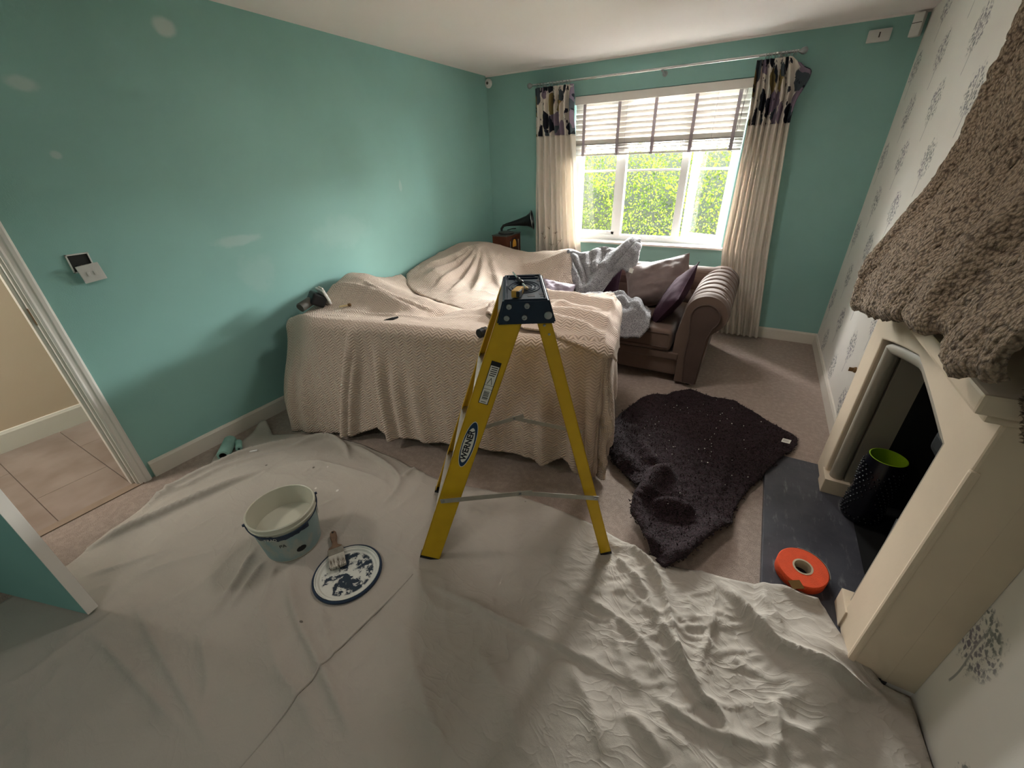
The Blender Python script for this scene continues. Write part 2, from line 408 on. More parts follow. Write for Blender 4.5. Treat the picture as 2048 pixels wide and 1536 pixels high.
def vnoise(x, y, seed=0):
    """smooth value noise on arrays"""
    xi = np.floor(x).astype(np.int64); yi = np.floor(y).astype(np.int64); xf = x - xi; yf = y - yi
    def hsh(a, b):
        n = (a * 374761393 + b * 668265263 + seed * 1442695041) & 0x7fffffff
        n = ((n ^ (n >> 13)) * 1274126177) & 0x7fffffff; return ((n ^ (n >> 16)) & 0xffff) / 65535. * 2 - 1
    u = xf * xf * xf * (xf * (xf * 6 - 15) + 10); v = yf * yf * yf * (yf * (yf * 6 - 15) + 10)
    return (hsh(xi, yi) * (1 - u) * (1 - v) + hsh(xi + 1, yi) * u * (1 - v) + hsh(xi, yi + 1) * (1 - u) * v + hsh(xi + 1, yi + 1) * u * v)
def fbm(x, y, seed=0, oct=3):
    s = 0; a = 1.
    for i in range(oct): s = s + a * vnoise(x * 2 ** i, y * 2 ** i, seed + i * 17); a *= .5
    return s
def smooth01(t): t = np.clip(t, 0, 1); return t * t * (3 - 2 * t)
def polydist(X, Y, pts):
    """distance, signed side and parameter of nearest point on an open polyline"""
    best = np.full(X.shape, 1e9); side = np.zeros(X.shape); par = np.zeros(X.shape)
    pts = np.array(pts, float); L = np.r_[0, np.cumsum(np.hypot(*np.diff(pts, axis=0).T))]
    for i in range(len(pts) - 1):
        a, b_ = pts[i], pts[i + 1]; d = b_ - a; ll = d @ d + 1e-12
        t = np.clip(((X - a[0]) * d[0] + (Y - a[1]) * d[1]) / ll, 0, 1)
        dx = X - a[0] - t * d[0]; dy = Y - a[1] - t * d[1]; dist = np.hypot(dx, dy)
        m_ = dist < best; best = np.where(m_, dist, best)
        side = np.where(m_, np.sign(d[0] * dy - d[1] * dx), side); par = np.where(m_, (L[i] + t * math.sqrt(ll)) / L[-1], par)
    return best, side, par
def catmull(pts, n=8):
    pts = np.array(pts, float); P = np.vstack([2 * pts[0] - pts[1], pts, 2 * pts[-1] - pts[-2]]); out = []
    for i in range(1, len(P) - 2):
        for t in np.linspace(0, 1, n, endpoint=False):
            a, b_, c, d = P[i - 1:i + 3]
            out.append(.5 * ((2 * b_) + (c - a) * t + (2 * a - 5 * b_ + 4 * c - d) * t * t + (3 * b_ - a - 3 * c + d) * t ** 3))
    out.append(pts[-1]); return np.array(out)
def ridge(X, Y, pts, wl, wr, amp, taper=.25, pw=2.):
    """fold line: gaussian flanks of width wl on the left side, wr on the right side"""
    d, s, t = polydist(X, Y, catmull(pts, 5) if len(pts) > 2 else pts)
    w_ = np.where(s > 0, wl, wr); k = smooth01(np.minimum(t, 1 - t) / taper) if taper else 1.
    return amp * k * np.exp(-(d / w_) ** pw)
def inside(X, Y, poly):
    poly = np.array(poly); r = np.zeros(X.shape, bool); j = len(poly) - 1
    for i in range(len(poly)):
        xi, yi = poly[i]; xj, yj = poly[j]
        c = ((yi > Y) != (yj > Y)) & (X < (xj - xi) * (Y - yi) / (yj - yi + 1e-12) + xi); r ^= c; j = i
    return r
def tps(pts):
    """thin plate spline z=f(x,y) through scattered points"""
    P = np.array(pts, float); n = len(P)
    def U(r2): return .5 * r2 * np.log(r2 + 1e-12)
    d2 = ((P[:, None, :2] - P[None, :, :2]) ** 2).sum(-1)
    A = np.zeros((n + 3, n + 3)); A[:n, :n] = U(d2) + np.eye(n) * 1e-4; A[:n, n] = 1; A[:n, n + 1:] = P[:, :2]; A[n, :n] = 1; A[n + 1:, :n] = P[:, :2].T
    c = np.linalg.solve(A, np.r_[P[:, 2], 0, 0, 0])
    def f(X, Y):
        s = c[n] + c[n + 1] * X + c[n + 2] * Y
        for i in range(n): s = s + c[i] * U((X - P[i, 0]) ** 2 + (Y - P[i, 1]) ** 2)
        return s
    return f
def poly_sheet(poly, step, hfun, frame=None, uvs=True):
    """cloth lying over a 2D frame: grid clipped by a polygon, border verts pulled on to the outline"""
    poly = np.array(poly, float); x0, y0 = poly.min(0) - step; x1, y1 = poly.max(0) + step
    X, Y = np.meshgrid(np.arange(x0, x1, step), np.arange(y0, y1, step), indexing='ij')
    m_ = inside(X, Y, poly); closed = np.vstack([poly, poly[:1]])
    # pull the outermost ring on to the outline
    core = m_.copy()
    pad = np.pad(m_, 1); nb = pad[:-2, 1:-1] & pad[2:, 1:-1] & pad[1:-1, :-2] & pad[1:-1, 2:] & pad[:-2, :-2] & pad[2:, 2:] & pad[:-2, 2:] & pad[2:, :-2]
    edge = m_ & ~nb
    ex, ey = X[edge], Y[edge]; bx = ex.copy(); by = ey.copy(); best = np.full(ex.shape, 1e9)
    for a, b_ in zip(closed, closed[1:]):
        d = b_ - a; t = np.clip(((ex - a[0]) * d[0] + (ey - a[1]) * d[1]) / (d @ d + 1e-12), 0, 1)
        px, py = a[0] + t * d[0], a[1] + t * d[1]; dd = np.hypot(ex - px, ey - py); k = dd < best
        best = np.where(k, dd, best); bx = np.where(k, px, bx); by = np.where(k, py, by)
    lim = best < 1.5 * step
    X[edge] = np.where(lim, bx, ex); Y[edge] = np.where(lim, by, ey)
    Z = hfun(X, Y); P = np.stack([X, Y, Z], -1)
    if frame is not None:
        o, e1, e2, e3 = [np.array(v, float) for v in frame]
        P = o + X[..., None] * e1 + Y[..., None] * e2 + Z[..., None] * e3
    return grid_mesh(P, np.stack([X, Y], -1) if uvs else None, mask=m_)
def floor_pt(px, py, z=0.):
    d = RM @ np.array([(px - 1024) / F, (py - 768) / F, 1.]); t = (z - CAM[2]) / d[2]; p = CAM + t * d; return (float(p[0]), float(p[1]))
def pillow(w_, h_, t, n=28, puff=.68, seed=1, wr=.006):
    u = np.linspace(-1, 1, n); U, V = np.meshgrid(u, u, indexing='ij')
    k = np.clip((1 - np.abs(U) ** 2.6) * (1 - np.abs(V) ** 2.6), 0, 1) ** puff
    pin = 1 - .07 * (1 - np.abs(V) ** 2) * np.abs(U) ** 3; pin2 = 1 - .07 * (1 - np.abs(U) ** 2) * np.abs(V) ** 3
    Xp = U * w_ / 2 * pin; Yp = V * h_ / 2 * pin2
    wn_ = wr * fbm(U * 3 + 5, V * 3, seed) * k
    bm = bmesh.new(); top = {}; bot = {}
    for i in range(n):
        for j in range(n):
            e = i in (0, n - 1) or j in (0, n - 1)
            top[i, j] = bm.verts.new((Xp[i, j], Yp[i, j], t / 2 * k[i, j] + wn_[i, j]))
            bot[i, j] = top[i, j] if e else bm.verts.new((Xp[i, j], Yp[i, j], -t / 2 * k[i, j] + wn_[i, j]))
    for i in range(n - 1):
        for j in range(n - 1):
            bm.faces.new((top[i, j], top[i + 1, j], top[i + 1, j + 1], top[i, j + 1]))
            try: bm.faces.new((bot[i, j], bot[i, j + 1], bot[i + 1, j + 1], bot[i + 1, j]))
            except ValueError: pass
    return mesh_of(bm, True)
def text_mesh(s, size, m, name, parent, M, extrude=.0004, bold=.0):
    cu = bpy.data.curves.new('txt', 'FONT'); cu.body = s; cu.size = size; cu.extrude = extrude; cu.align_x = 'CENTER'; cu.align_y = 'CENTER'; cu.offset = bold
    o = bpy.data.objects.new('tmp', cu); COL.objects.link(o); dg = bpy.context.evaluated_depsgraph_get(); dg.update()
    me = bpy.data.meshes.new_from_object(o.evaluated_get(dg)); bpy.data.objects.remove(o); me.materials.clear()
    me.transform(M); return link(name, me, m, parent)

# ================================================================== ROOM SHELL
W = 3.522; H = 2.4; YB = -6.2
def S(o): return tag(o, kind='structure')
def struct(name, boxes, m, bev=0.):
    bm = bmesh.new()
    for b_ in boxes: box(bm, *b_, bev=bev)
    return S(link(name, mesh_of(bm), m))
DY0, DY1, DH = -4.735, -3.985, 2.03       # doorway in the left wall
WX0, WX1, WZ0, WZ1 = 1.0, 2.56, .80, 2.14  # window opening
struct('floor', [(0, W + .45, YB, 0, -.1, 0)], 'carpet_beige')
struct('ceiling', [(-1.4, W + .5, YB - .1, .3, H, H + .1)], 'ceiling_white')
struct('wall_left', [(-.1, 0, DY1, .3, 0, H), (-.1, 0, YB, DY0, 0, H), (-.1, 0, DY0, DY1, DH, H)], 'teal_wall_left')
struct('wall_back', [(0, WX0, 0, .3, 0, H), (WX1, W, 0, .3, 0, H), (WX0, WX1, 0, .3, 0, WZ0), (WX0, WX1, 0, .3, WZ1, H)], 'teal_wall')
FY0, FY1, FZ = -3.085, -2.235, .96
WN = 3.59      # the wall steps back beyond the fireplace
struct('wall_right', [(W, W + .5, FY1, .3, 0, H), (W, W + .5, -3.255, FY0, 0, H), (W, W + .5, FY0, FY1, FZ + .02, H)], 'tree_wallpaper')
S(boxo('wall_right', WN, W + .5, YB + .05, -3.255 + .05, -.201, H - .201, 'tree_wallpaper', loc=(0, -.05, .201)))
struct('wall_front', [(0, W + .2, YB - .1, YB, 0, H)], 'teal_wall')
struct('wall_hall', [(-1.3, -1.2, YB, .3, 0, H), (-1.2, -.1, YB - .1, YB, 0, H), (-1.2, -.1, -2.6, -2.5, 0, H)], 'hall_beige')
cl_ = thing('fill_lamp', 'added round frosted fill lamp above the room, out of the picture', 'lamp', (1.9, -2.3, 2.4))  # fixture made up to carry the room fill light
latheo('rim', [(.24, 0), (.25, -.01), (.25, -.07), (.225, -.085), (.215, -.08), (.215, -.01), (0, -.005)], 'plastic_white', cl_, seg=40)
cl_ = thing('fill_lamp', 'added round frosted fill lamp behind the camera, out of the picture', 'lamp', (1.9, -5.3, 2.4))  # same made-up fixture for the rear fill light
latheo('rim', [(.24, 0), (.25, -.01), (.25, -.07), (.225, -.085), (.215, -.08), (.215, -.01), (0, -.005)], 'plastic_white', cl_, seg=40)
# baseboards: plank with a rounded top
def skirting(name, p0, p1, nrm, m='skirting_white', h=.105, t=.016):
    p0 = Vector(p0 + (0,)); p1 = Vector(p1 + (0,)); d = (p1 - p0); L = d.length; d.normalize(); n = Vector(nrm + (0,))
    bm = bmesh.new(); prof = [(0, 0), (t, 0), (t, h * .86), (t * .75, h * .93), (t * .6, h * .985), (t * .3, h), (0, h)]
    A = [bm.verts.new(p0 + n * a + Vector((0, 0, b_))) for a, b_ in prof]; B = [bm.verts.new(p1 + n * a + Vector((0, 0, b_))) for a, b_ in prof]
    for i in range(len(prof)): j = (i + 1) % len(prof); bm.faces.new((A[i], A[j], B[j], B[i]))
    bm.faces.new(A); bm.faces.new(B[::-1]); return S(link(name, mesh_of(bm), m))
skirting('baseboard_left', (0, -3.925), (0, 0), (1, 0))
skirting('baseboard_back', (0.016, 0), (W, 0), (0, -1))
skirting('baseboard_right', (W, -2.055), (W, -.016), (-1, 0))
skirting('baseboard_hall', (-1.2, YB), (-1.2, -2.6), (1, 0), h=.14)
# ceiling bead where the coving was stripped
boxo('trim_1', 0, W, -.012, 0, H - .012, H, 'ceiling_white')['kind'] = 'structure'
# hall floor of long tiles, each its own piece
hf = struct('floor_hall', [(-1.2, -.03, YB, -2.6, -.1, -.006)], 'grout')
for r in range(11):
    y0 = -4.025 - .32 * (r - 4)
    if y0 < YB or y0 - .32 < YB: continue
    off = (r * .43) % .9
    xs = [-1.2] + [x for x in (-1.2 + off, -1.2 + off + .9) if -1.15 < x < -.08] + [-.03]
    for a, b_ in zip(xs, xs[1:]):
        boxo('tile', a + .0012, b_ - .0012, y0 - .3185, y0 - .0015, -.006, 0.001, 'hall_tile', hf, bev=.001)
S(boxo('trim_2', -.035, .02, DY0, DY1, -.002, .006, 'threshold', bev=.002))
# door lining, stops and architrave
def lining():
    bm = bmesh.new()
    for s, y in ((1, DY1), (-1, DY0)):
        box(bm, -.115, .0, min(y, y - s * .028), max(y, y - s * .028), 0, DH, .002)
        box(bm, -.075, -.03, min(y - s * .028, y - s * .042), max(y - s * .028, y - s * .042), 0, DH, .002)
    box(bm, -.115, 0, DY0, DY1, DH - .028, DH, .002)
    return S(link('trim_3', mesh_of(bm), 'gloss_white'))
lining()
def architrave(name, y0, y1):
    bm = bmesh.new(); prof = [(0, 0), (.018, 0), (.02, .01), (.014, .018), (.014, .03), (.018, .036), (.018, .05), (.008, .06), (0, .06)]
    s = 1 if y1 > y0 else -1
    A = [bm.verts.new((a, y0 + s * b_, 0)) for a, b_ in prof]; B = [bm.verts.new((a, y0 + s * b_, DH + .05)) for a, b_ in prof]
    for i in range(len(prof)): j = (i + 1) % len(prof); bm.faces.new((A[i], A[j], B[j], B[i]))
    bm.faces.new(A); bm.faces.new(B[::-1]); return S(link(name, mesh_of(bm), 'gloss_white'))
architrave('trim_4', DY1 - .018, DY1 + 1); architrave('trim_5', DY0 + .018, DY0 - 1)
# latch plate on the far lining
ltp = boxo('trim_6', -.03, -.008, DY1 - .0295, DY1 - .0275, .98, 1.06, 'brass_dark'); S(ltp)
# the open door leaf, hinged on the near side
dl = bpy.data.objects.new('door_1', None); COL.objects.link(dl); S(dl); dl.location = (.02, DY0 + .02, .022)
da = math.atan2(-4.476 - (DY0 + .02), .79 - .02); dl.rotation_euler = (0, 0, da); DW = math.hypot(.77, .259 - .02 + .02)
boxo('door_leaf', 0, DW - .004, -.001, .034, 0, 1.99, 'teal_wall', dl, bev=.001)
boxo('edge_strip', DW - .0035, DW, -.002, .036, 0, 1.99, 'gloss_white', dl, bev=.0008)
for hz in (.2, 1.0, 1.75): boxo('hinge', -.012, .006, -.004, .004, hz, hz + .09, 'chrome', dl, bev=.001)
# exterior ground
struct('ground', [(-8, 12, .31, 12, -.5, -.3)], 'grass')

# ------------------------------------------------------------------ window
win = bpy.data.objects.new('window_1', None); COL.objects.link(win); S(win)
def wbox(name, *a, m='upvc_white', bev=.006): return boxo(name, *a, m, win, bev=bev)
yf0, yf1 = .105, .175
wbox('window_frame', WX0, WX0 + .05, yf0, yf1, WZ0, WZ1); wbox('window_frame', WX1 - .05, WX1, yf0, yf1, WZ0, WZ1)
wbox('window_frame', WX0 + .049, WX1 - .049, yf0 + .001, yf1, WZ0, WZ0 + .075); wbox('window_frame', WX0 + .049, WX1 - .049, yf0 + .001, yf1, WZ1 - .05, WZ1)
for x in (1.505, 2.10): wbox('mullion', x - .034, x + .034, yf0, yf1, WZ0 + .05, WZ1 - .03)
def casement(x0, x1, M=None):
    e = bpy.data.objects.new('casement', None); COL.objects.link(e); e.parent = win
    if M is not None: e.matrix_local = M
    t = .04
    for b_ in ((x0, x0 + t, .12, .17, .865, 2.085), (x1 - t, x1, .12, .17, .865, 2.085), (x0, x1, .12, .17, .865, .865 + t), (x0, x1, .12, .17, 2.085 - t, 2.085)):
        boxo('sash', *b_, 'upvc_white', e, bev=.005)
    boxo('glazing_bar', x0 + t, x1 - t, .135, .155, 1.478, 1.498, 'upvc_white', e, bev=.003)
    boxo('pane', x0 + t - .005, x1 - t + .005, .143, .147, .9, 2.05, 'window_glass', e)
    return e
casement(1.04, 1.475)
pn = boxo('pane', 1.535, 2.07, .143, .147, .87, 2.09, 'window_glass', win)
wbox('glazing_bar', 1.535, 2.07, .135, .155, 1.478, 1.498, bev=.003)
hinge = Vector((2.53, .16, 0)); ang = -math.radians(20)
casement(2.13, 2.53, Matrix.Translation(hinge) @ Matrix.Rotation(ang, 4, 'Z') @ Matrix.Translation(-hinge))
wbox('window_sill', WX0 - .06, WX1 + .05, -.055, .104, .802, .822, m='gloss_white', bev=.008)
wbox('outer_sill', WX0 - .05, WX1 + .05, .17, .36, .76, .79, m='upvc_white', bev=.005)
# ------------------------------------------------------------------ venetian blind
bl = thing('venetian_blind', 'white wooden venetian blind half raised in the window, grey ladder tapes', 'blind', (1.78, .04, 2.1))
def bp(name, x0, x1, y0, y1, z0, z1, m, bev=.002, parent=bl):
    return boxo(name, x0 - 1.78, x1 - 1.78, y0 - .04, y1 - .04, z0 - 2.1, z1 - 2.1, m, parent, bev=bev)
bx0, bx1 = WX0 + .012, WX1 - .012
bp('valance', bx0, bx1, 0.004, .02, 2.068, 2.135, 'blind_slat'); bp('headrail', bx0, bx1, .022, .07, 2.085, 2.135, 'blind_slat')
slat0 = None
def slat(z, tilt, first=[None]):
    global slat0
    if slat0 is None:
        bm = bmesh.new(); box(bm, bx0 - 1.78, bx1 - 1.78, -.025, .025, -.0014, .0014, .0006); slat0 = mesh_of(bm); slat0.materials.append(MATS['blind_slat'])
    o = bpy.data.objects.new('slat', slat0); COL.objects.link(o); o.parent = bl; o.location = (0, .008, z - 2.1); o.rotation_euler = (tilt, 0, 0); return o
for i in range(8): slat(2.052 - i * .0435, math.radians(-68))
for i in range(13): slat(1.737 - i * .0066, math.radians(random.Random(i).uniform(-5, 1)))
bp('bottom_rail', bx0, bx1, .022, .074, 1.630, 1.646, 'blind_slat')
for x in (1.11, 1.455, 1.79, 2.13, 2.467):
    bm = bmesh.new()
    for yy in (.018, .075): box(bm, x - .014 - 1.78, x + .014 - 1.78, yy - .04 - .0006, yy - .04 + .0006, 1.628 - 2.1, 2.085 - 2.1)
    link('ladder_tape', mesh_of(bm), 'blind_tape', bl)
for x in (1.53, 2.3):
    tubeo('cord', [(x - 1.78, -.03, -.02), (x - 1.78, -.03, -.45)], .0012, 'blind_tape', bl, 5)
tubeo('cord', [(2.50 - 1.78, -.03, -.02), (2.505 - 1.78, -.03, -.30)], .0015, 'grey_plastic', bl, 5)
tubeo('cord', [(2.515 - 1.78, -.03, -.02), (2.49 - 1.78, -.03, -.33)], .0015, 'grey_plastic', bl, 5)

# ------------------------------------------------------------------ curtain pole and curtains
CY = -.12
pole = thing('curtain_pole', 'long thin steel curtain pole above the window', 'curtain pole', (1.72, CY, 2.25))
tubeo('rod', [(-1.11, 0, 0), (1.09, 0, .003)], .0095, 'chrome', pole, 12)
for s, x in ((-1, -1.11), (1, 1.09)):
    latheo('finial', [(0, 0), (.012, .002), (.012, .01), (.02, .02), (.024, .034), (.02, .048), (.008, .057), (0, .058)], 'dull_steel', pole, seg=16, M=Mrt((x, 0, 0), (0, s * PI / 2, 0)))
for x in (-.98, .12, .98):
    bm = bmesh.new(); tube(bm, [(x, 0, -.012), (x, .06, -.02), (x, .118, -.02)], .006, 8); lathe(bm, [(.0, 0), (.022, 0), (.022, .006), (0, .006)], 16, Mrt((x, .119, -.02), (PI / 2, 0, 0))); box(bm, x - .008, x + .008, -.012, .012, -.02, -.006, .003)
    link('bracket', mesh_of(bm), 'dull_steel', pole)
def curtain(name, label, left, right, nfold, band, seed, flare=None, ringx=None):
    """left/right: list of (z, x); pleated cloth between them"""
    t = thing(name, label, 'curtain', ((left[0][1] + right[0][1]) / 2, CY, 2.22))
    L = np.array(left)[::-1]; R = np.array(right)[::-1]
    ztop, zbot = 2.225, left[-1][0]
    n, m_ = 260, 120; u = np.linspace(0, 1, n)
    def build(z0, z1, mm):
        z = np.linspace(z0, z1, mm); U, Z = np.meshgrid(u, z, indexing='ij')
        xl = np.interp(Z, L[:, 0], L[:, 1]); xr = np.interp(Z, R[:, 0], R[:, 1])
        ph = 2 * PI * nfold * (U + .018 * np.sin(7 * U + seed) + .012 * fbm(U * 5, Z * 1.2, seed))
        am = .034 * (.75 + .35 * fbm(U * 4, Z * .8, seed + 3)) * (.35 + .65 * smooth01((ztop - Z) / .12))
        wv = np.sin(ph) + .25 * np.sin(2 * ph + 1.)
        Yp = CY + am * wv + .006 * fbm(U * 30, Z * 2, seed + 9)
        Xp = xl + (xr - xl) * (U + .008 * np.cos(ph))
        if flare is not None: Xp, Yp, Z = flare(U, Z, Xp, Yp)
        P = np.stack([Xp, Yp, Z], -1) - np.array(t.location)
        return grid_mesh(P, np.stack([U * 1.15, Z], -1))
    a = link('floral_band', build(band, ztop, 60), 'curtain_floral', t); b_ = link('drape', build(zbot, band, 120), 'curtain_lining', t)
    for o in (a, b_): solid(o, .0025, 0)
    x0, x1 = ringx
    for i in range(11):
        x = x0 + (x1 - x0) * i / 10
        c = [(x - t.location.x + .002 * math.sin(i * 2.3), .0175 * math.cos(k), .0175 * math.sin(k) + 2.245 - 2.22) for k in np.linspace(0, 2 * PI, 14, endpoint=False)]
        tubeo('ring', c, .0022, 'dull_steel', t, 5, True)
    return t
curtain('curtain', 'left cream curtain with dark floral top band, beside the gramophone', [(2.225, .635), (1.82, .64), (.67, .635), (.10, .64)],
        [(2.225, 1.035), (1.95, 1.045), (1.80, 1.07), (1.2, 1.12), (.69, 1.185), (.10, 1.2)], 7, 1.82, 2, ringx=(.66, 1.0))
def flare(U, Z, X, Y):
    k = smooth01((U - .82) / .18) * np.exp(-((Z - 2.12) / .12) ** 2)
    return X + .09 * k, Y - .03 * k, Z - .05 * smooth01((U - .85) / .15) * smooth01((Z - 2.1) / .12)
curtain('curtain', 'right cream curtain with dark floral top band, falling to the floor behind the sofa arm', [(2.225, 2.545), (1.8, 2.575), (.82, 2.58), (.03, 2.69)],
        [(2.225, 2.80), (2.0, 2.86), (1.79, 2.865), (.84, 2.95), (.03, 3.045)], 7, 1.80, 5, flare, ringx=(2.60, 2.80))

# ------------------------------------------------------------------ wall fittings
def detector():
    t = thing('alarm_sounder', 'round white detector high in the corner on the window wall', 'detector', (.03, 0, 2.335), (PI / 2, 0, 0))
    latheo('body', [(0, .03), (.02, .03), (.036, .022), (.042, .008), (.042, 0), (0, 0)], 'plastic_white', t, seg=24)
    latheo('lens', [(0, .034), (.012, .033), (.014, .029), (0, .029)], 'grey_plastic', t, seg=16)
detector()
t = thing('junction_box', 'flat white rectangular box screwed to the wall right of the curtain', 'box', (3.275, 0, 2.295))
boxo('cover', -.065, .065, -.03, 0, -.036, .036, 'plastic_white', t, bev=.010); boxo('slot', -.004, .004, -.032, -.029, -.012, .018, 'grey_plastic', t)
t = thing('motion_sensor', 'white alarm motion sensor in the ceiling corner by the wallpaper', 'sensor', (3.48, -.005, 2.33), (0, 0, -.5))
bm = bmesh.new(); box(bm, -.03, .03, -.045, 0, -.07, .06, .014, seg=4); link('housing', mesh_of(bm, True), 'plastic_white', t)
boxo('seam', -.026, .026, -.0465, -.02, .002, .006, 'grey_plastic', t)
t = thing('light_switch', 'white light switch pulled off the teal wall, faceplate hanging by wires', 'switch', (0, -3.765, 1.22))
bm = bmesh.new()
for b_ in ((-.043, -.037, -.043, .043), (.037, .043, -.043, .043), (-.043, .043, .037, .043), (-.043, .043, -.043, -.037)): box(bm, 0, .010, b_[0], b_[1], b_[2], b_[3], .001)
link('back_box', mesh_of(bm), 'plastic_white', t); boxo('cavity', .0005, .003, -.037, .037, -.037, .037, 'slot_dark', t)
fp = bpy.data.objects.new('faceplate', bpy.data.meshes.new('fp')); bm = bmesh.new(); box(bm, -.004, .004, -.043, .043, -.043, .043, .003); fp.data = mesh_of(bm); fp.data.materials.append(MATS['plastic_white']); COL.objects.link(fp); fp.parent = t
fp.location = (.035, .012, -.048); fp.rotation_euler = (.12, .25, -.12)
for yy in (-.012, .014): boxo('rocker', .003, .0075, yy - .006, yy + .006, -.011, .011, 'plastic_white', fp, bev=.002)
for k in range(3):
    tubeo('wire', [(.002, -.02 + k * .018, -.01), (.02, -.018 + k * .016, -.03), (.033, -.01 + k * .013, -.045)], .0018, ('rubber_black', 'brass_dark', 'grey_plastic')[k], t, 5)

# ------------------------------------------------------------------ hearth and fire surround
FX = 3.405
hearth = boxo('hearth', 3.149, W, -3.26, -2.065, 0, .03, 'slate', bev=.003)
tag(hearth, 'dark slate hearth slab in front of the fireplace', 'hearth')
fire = thing('fireplace_surround', 'cream stone fire surround with a shallow arched opening', 'fireplace', (FX, -2.66, .03))
def arch(y0, y1, zs, ze, n=17):   # shallow pointed arch
    c = (y0 + y1) / 2; hw = (y1 - y0) / 2
    return [(c + hw * t, zs + (ze - zs) * ((1 - abs(t)) * .8 + .2 * (1 - t * t))) for t in np.linspace(-1, 1, n)]
def arch_round(y0, y1, zs, ze, n=16):
    c = (y0 + y1) / 2; hw = (y1 - y0) / 2; r = ((ze - zs) ** 2 + hw ** 2) / (2 * (ze - zs)); a = math.asin(hw / r)
    return [(c + r * math.sin(t), ze - r + r * math.cos(t)) for t in np.linspace(-a, a, n)]
def surround(y0, y1, ztop, iy0, iy1, zs, ze, x0, x1, m, name):
    ar = arch(iy0, iy1, zs, ze); bm = bmesh.new()
    pts = [(y0, .03), (iy0, .03)] + ar + [(iy1, .03), (y1, .03), (y1, ztop), (y0, ztop)]
    prism(bm, [(p[0] + 2.66, p[1] - .03) for p in pts], x0 - FX, x1 - FX, 'x')
    return link(name, mesh_of(bm), m, fire)
sur = surround(-3.262, -2.058, 1.06, -3.085, -2.235, .855, .952, FX, W - .001, 'limestone', 'front_slab')
boxo('return_slab', .1, WN - FX - .001, -3.2615 + 2.66, -3.2555 + 2.66, 0, 1.03, 'limestone', fire)
bv = sur.modifiers.new('soft', 'BEVEL'); bv.width = .007; bv.segments = 2; bv.limit_method = 'ANGLE'
# bead moulding round the opening (set back in the reveal)
ar = arch(-3.055, -2.265, .835, .925, 18)
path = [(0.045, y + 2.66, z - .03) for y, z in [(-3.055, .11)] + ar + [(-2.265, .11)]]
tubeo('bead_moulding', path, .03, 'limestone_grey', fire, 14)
ar2 = arch(-3.07, -2.25, .85, .94, 12)
# slips (inner reveal) running into the wall
bm = bmesh.new()
bm.free()
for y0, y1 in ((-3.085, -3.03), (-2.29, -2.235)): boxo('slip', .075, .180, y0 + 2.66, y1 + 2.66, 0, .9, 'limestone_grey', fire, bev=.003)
for y0, y1 in ((-3.115, -3.005), (-2.315, -2.205)): boxo('plinth_block', -.006, .10, y0 + 2.66, y1 + 2.66, 0, .085, 'limestone', fire, bev=.004)
boxo('shelf', -.075, W - FX - .001, -3.31 + 2.66, -2.01 + 2.66, 1.06 - .03, 1.11 - .03, 'limestone', fire, bev=.008)
boxo('shelf_moulding', -.04, W - FX - .001, -3.28 + 2.66, -2.04 + 2.66, 1.03 - .03, 1.06 - .03, 'limestone', fire, bev=.008)
# worn stop chamfer strip down the near outer corner
boxo('corner_bead', -.004, .016, -3.268 + 2.66, -3.25 + 2.66, .0, .86, 'limestone', fire, bev=.008)
# firebox
bm = bmesh.new()
box(bm, W + .40, W + .44, FY0, FY1, 0, 1.0); box(bm, W + .06, W + .41, FY0, FY0 + .055, 0, 1.); box(bm, W + .06, W + .41, FY1 - .055, FY1, 0, 1.); box(bm, W, W + .44, FY0, FY1, .93, .978); box(bm, W, W + .44, FY0, FY1, .0, .03)
fb = link('trim_7', mesh_of(bm), 'soot'); S(fb)
# stove front standing in the opening
t = thing('fire_grate', 'black cast iron fire front inside the near half of the opening', 'fireplace', (3.62, -2.86, .03))
boxo('frame', -.02, .02, -.2, .2, 0, .62, 'cast_iron', t, bev=.01); boxo('hood', -.07, .02, -.2, .2, .58, .66, 'cast_iron', t, bev=.02)
for k in range(6): boxo('bar', -.035, -.022, -.18, .18, .1 + k * .05, .112 + k * .05, 'cast_iron', t, bev=.003)
tubeo('poker_handle', [(-.06, .12, .13), (-.06, .135, .26)], .009, 'dull_steel', t, 8)
# vase in the opening
vz = thing('vase', 'tall black embossed vase with a green inside, standing in the fireplace opening', 'vase', (3.545, -2.43, .03))
prof = [(0, 0), (.062, 0), (.072, .01), (.075, .1), (.075, .28), (.07, .345), (.068, .36)]
latheo('body', prof, 'vase_black', vz, seg=40)
latheo('lining', [(.068, .36), (.064, .361), (.062, .34), (.062, .2), (0, .2)], 'vase_green', vz, seg=40)
bm = bmesh.new(); R_ = random.Random(3)
for k in range(16):
    for j in range(22):
        a = j / 22 * 2 * PI + (k % 2) * .14; z = .03 + k * .019
        if vnoise(np.array([a * 2.]), np.array([z * 12.]), 4)[0] < -.25: continue
        bmesh.ops.create_icosphere(bm, subdivisions=1, radius=.0062, matrix=Matrix.Translation((.075 * math.cos(a), .075 * math.sin(a), z)))
tag(link('embossed_beads', mesh_of(bm, True), 'vase_black', vz), kind='stuff')
# gas tap on the papered wall
t = thing('gas_tap', 'small brown tap on the papered wall just left of the fire surround', 'tap', (W, -1.563, .428))
latheo('rose', [(0, .014), (.014, .013), (.018, .004), (.018, 0), (0, 0)], 'brass_dark', t, seg=16, M=Mrt((0, 0, 0), (0, -PI / 2, 0)))
boxo('key', -.035, -.012, -.004, .004, -.012, .012, 'brass_dark', t, bev=.002)
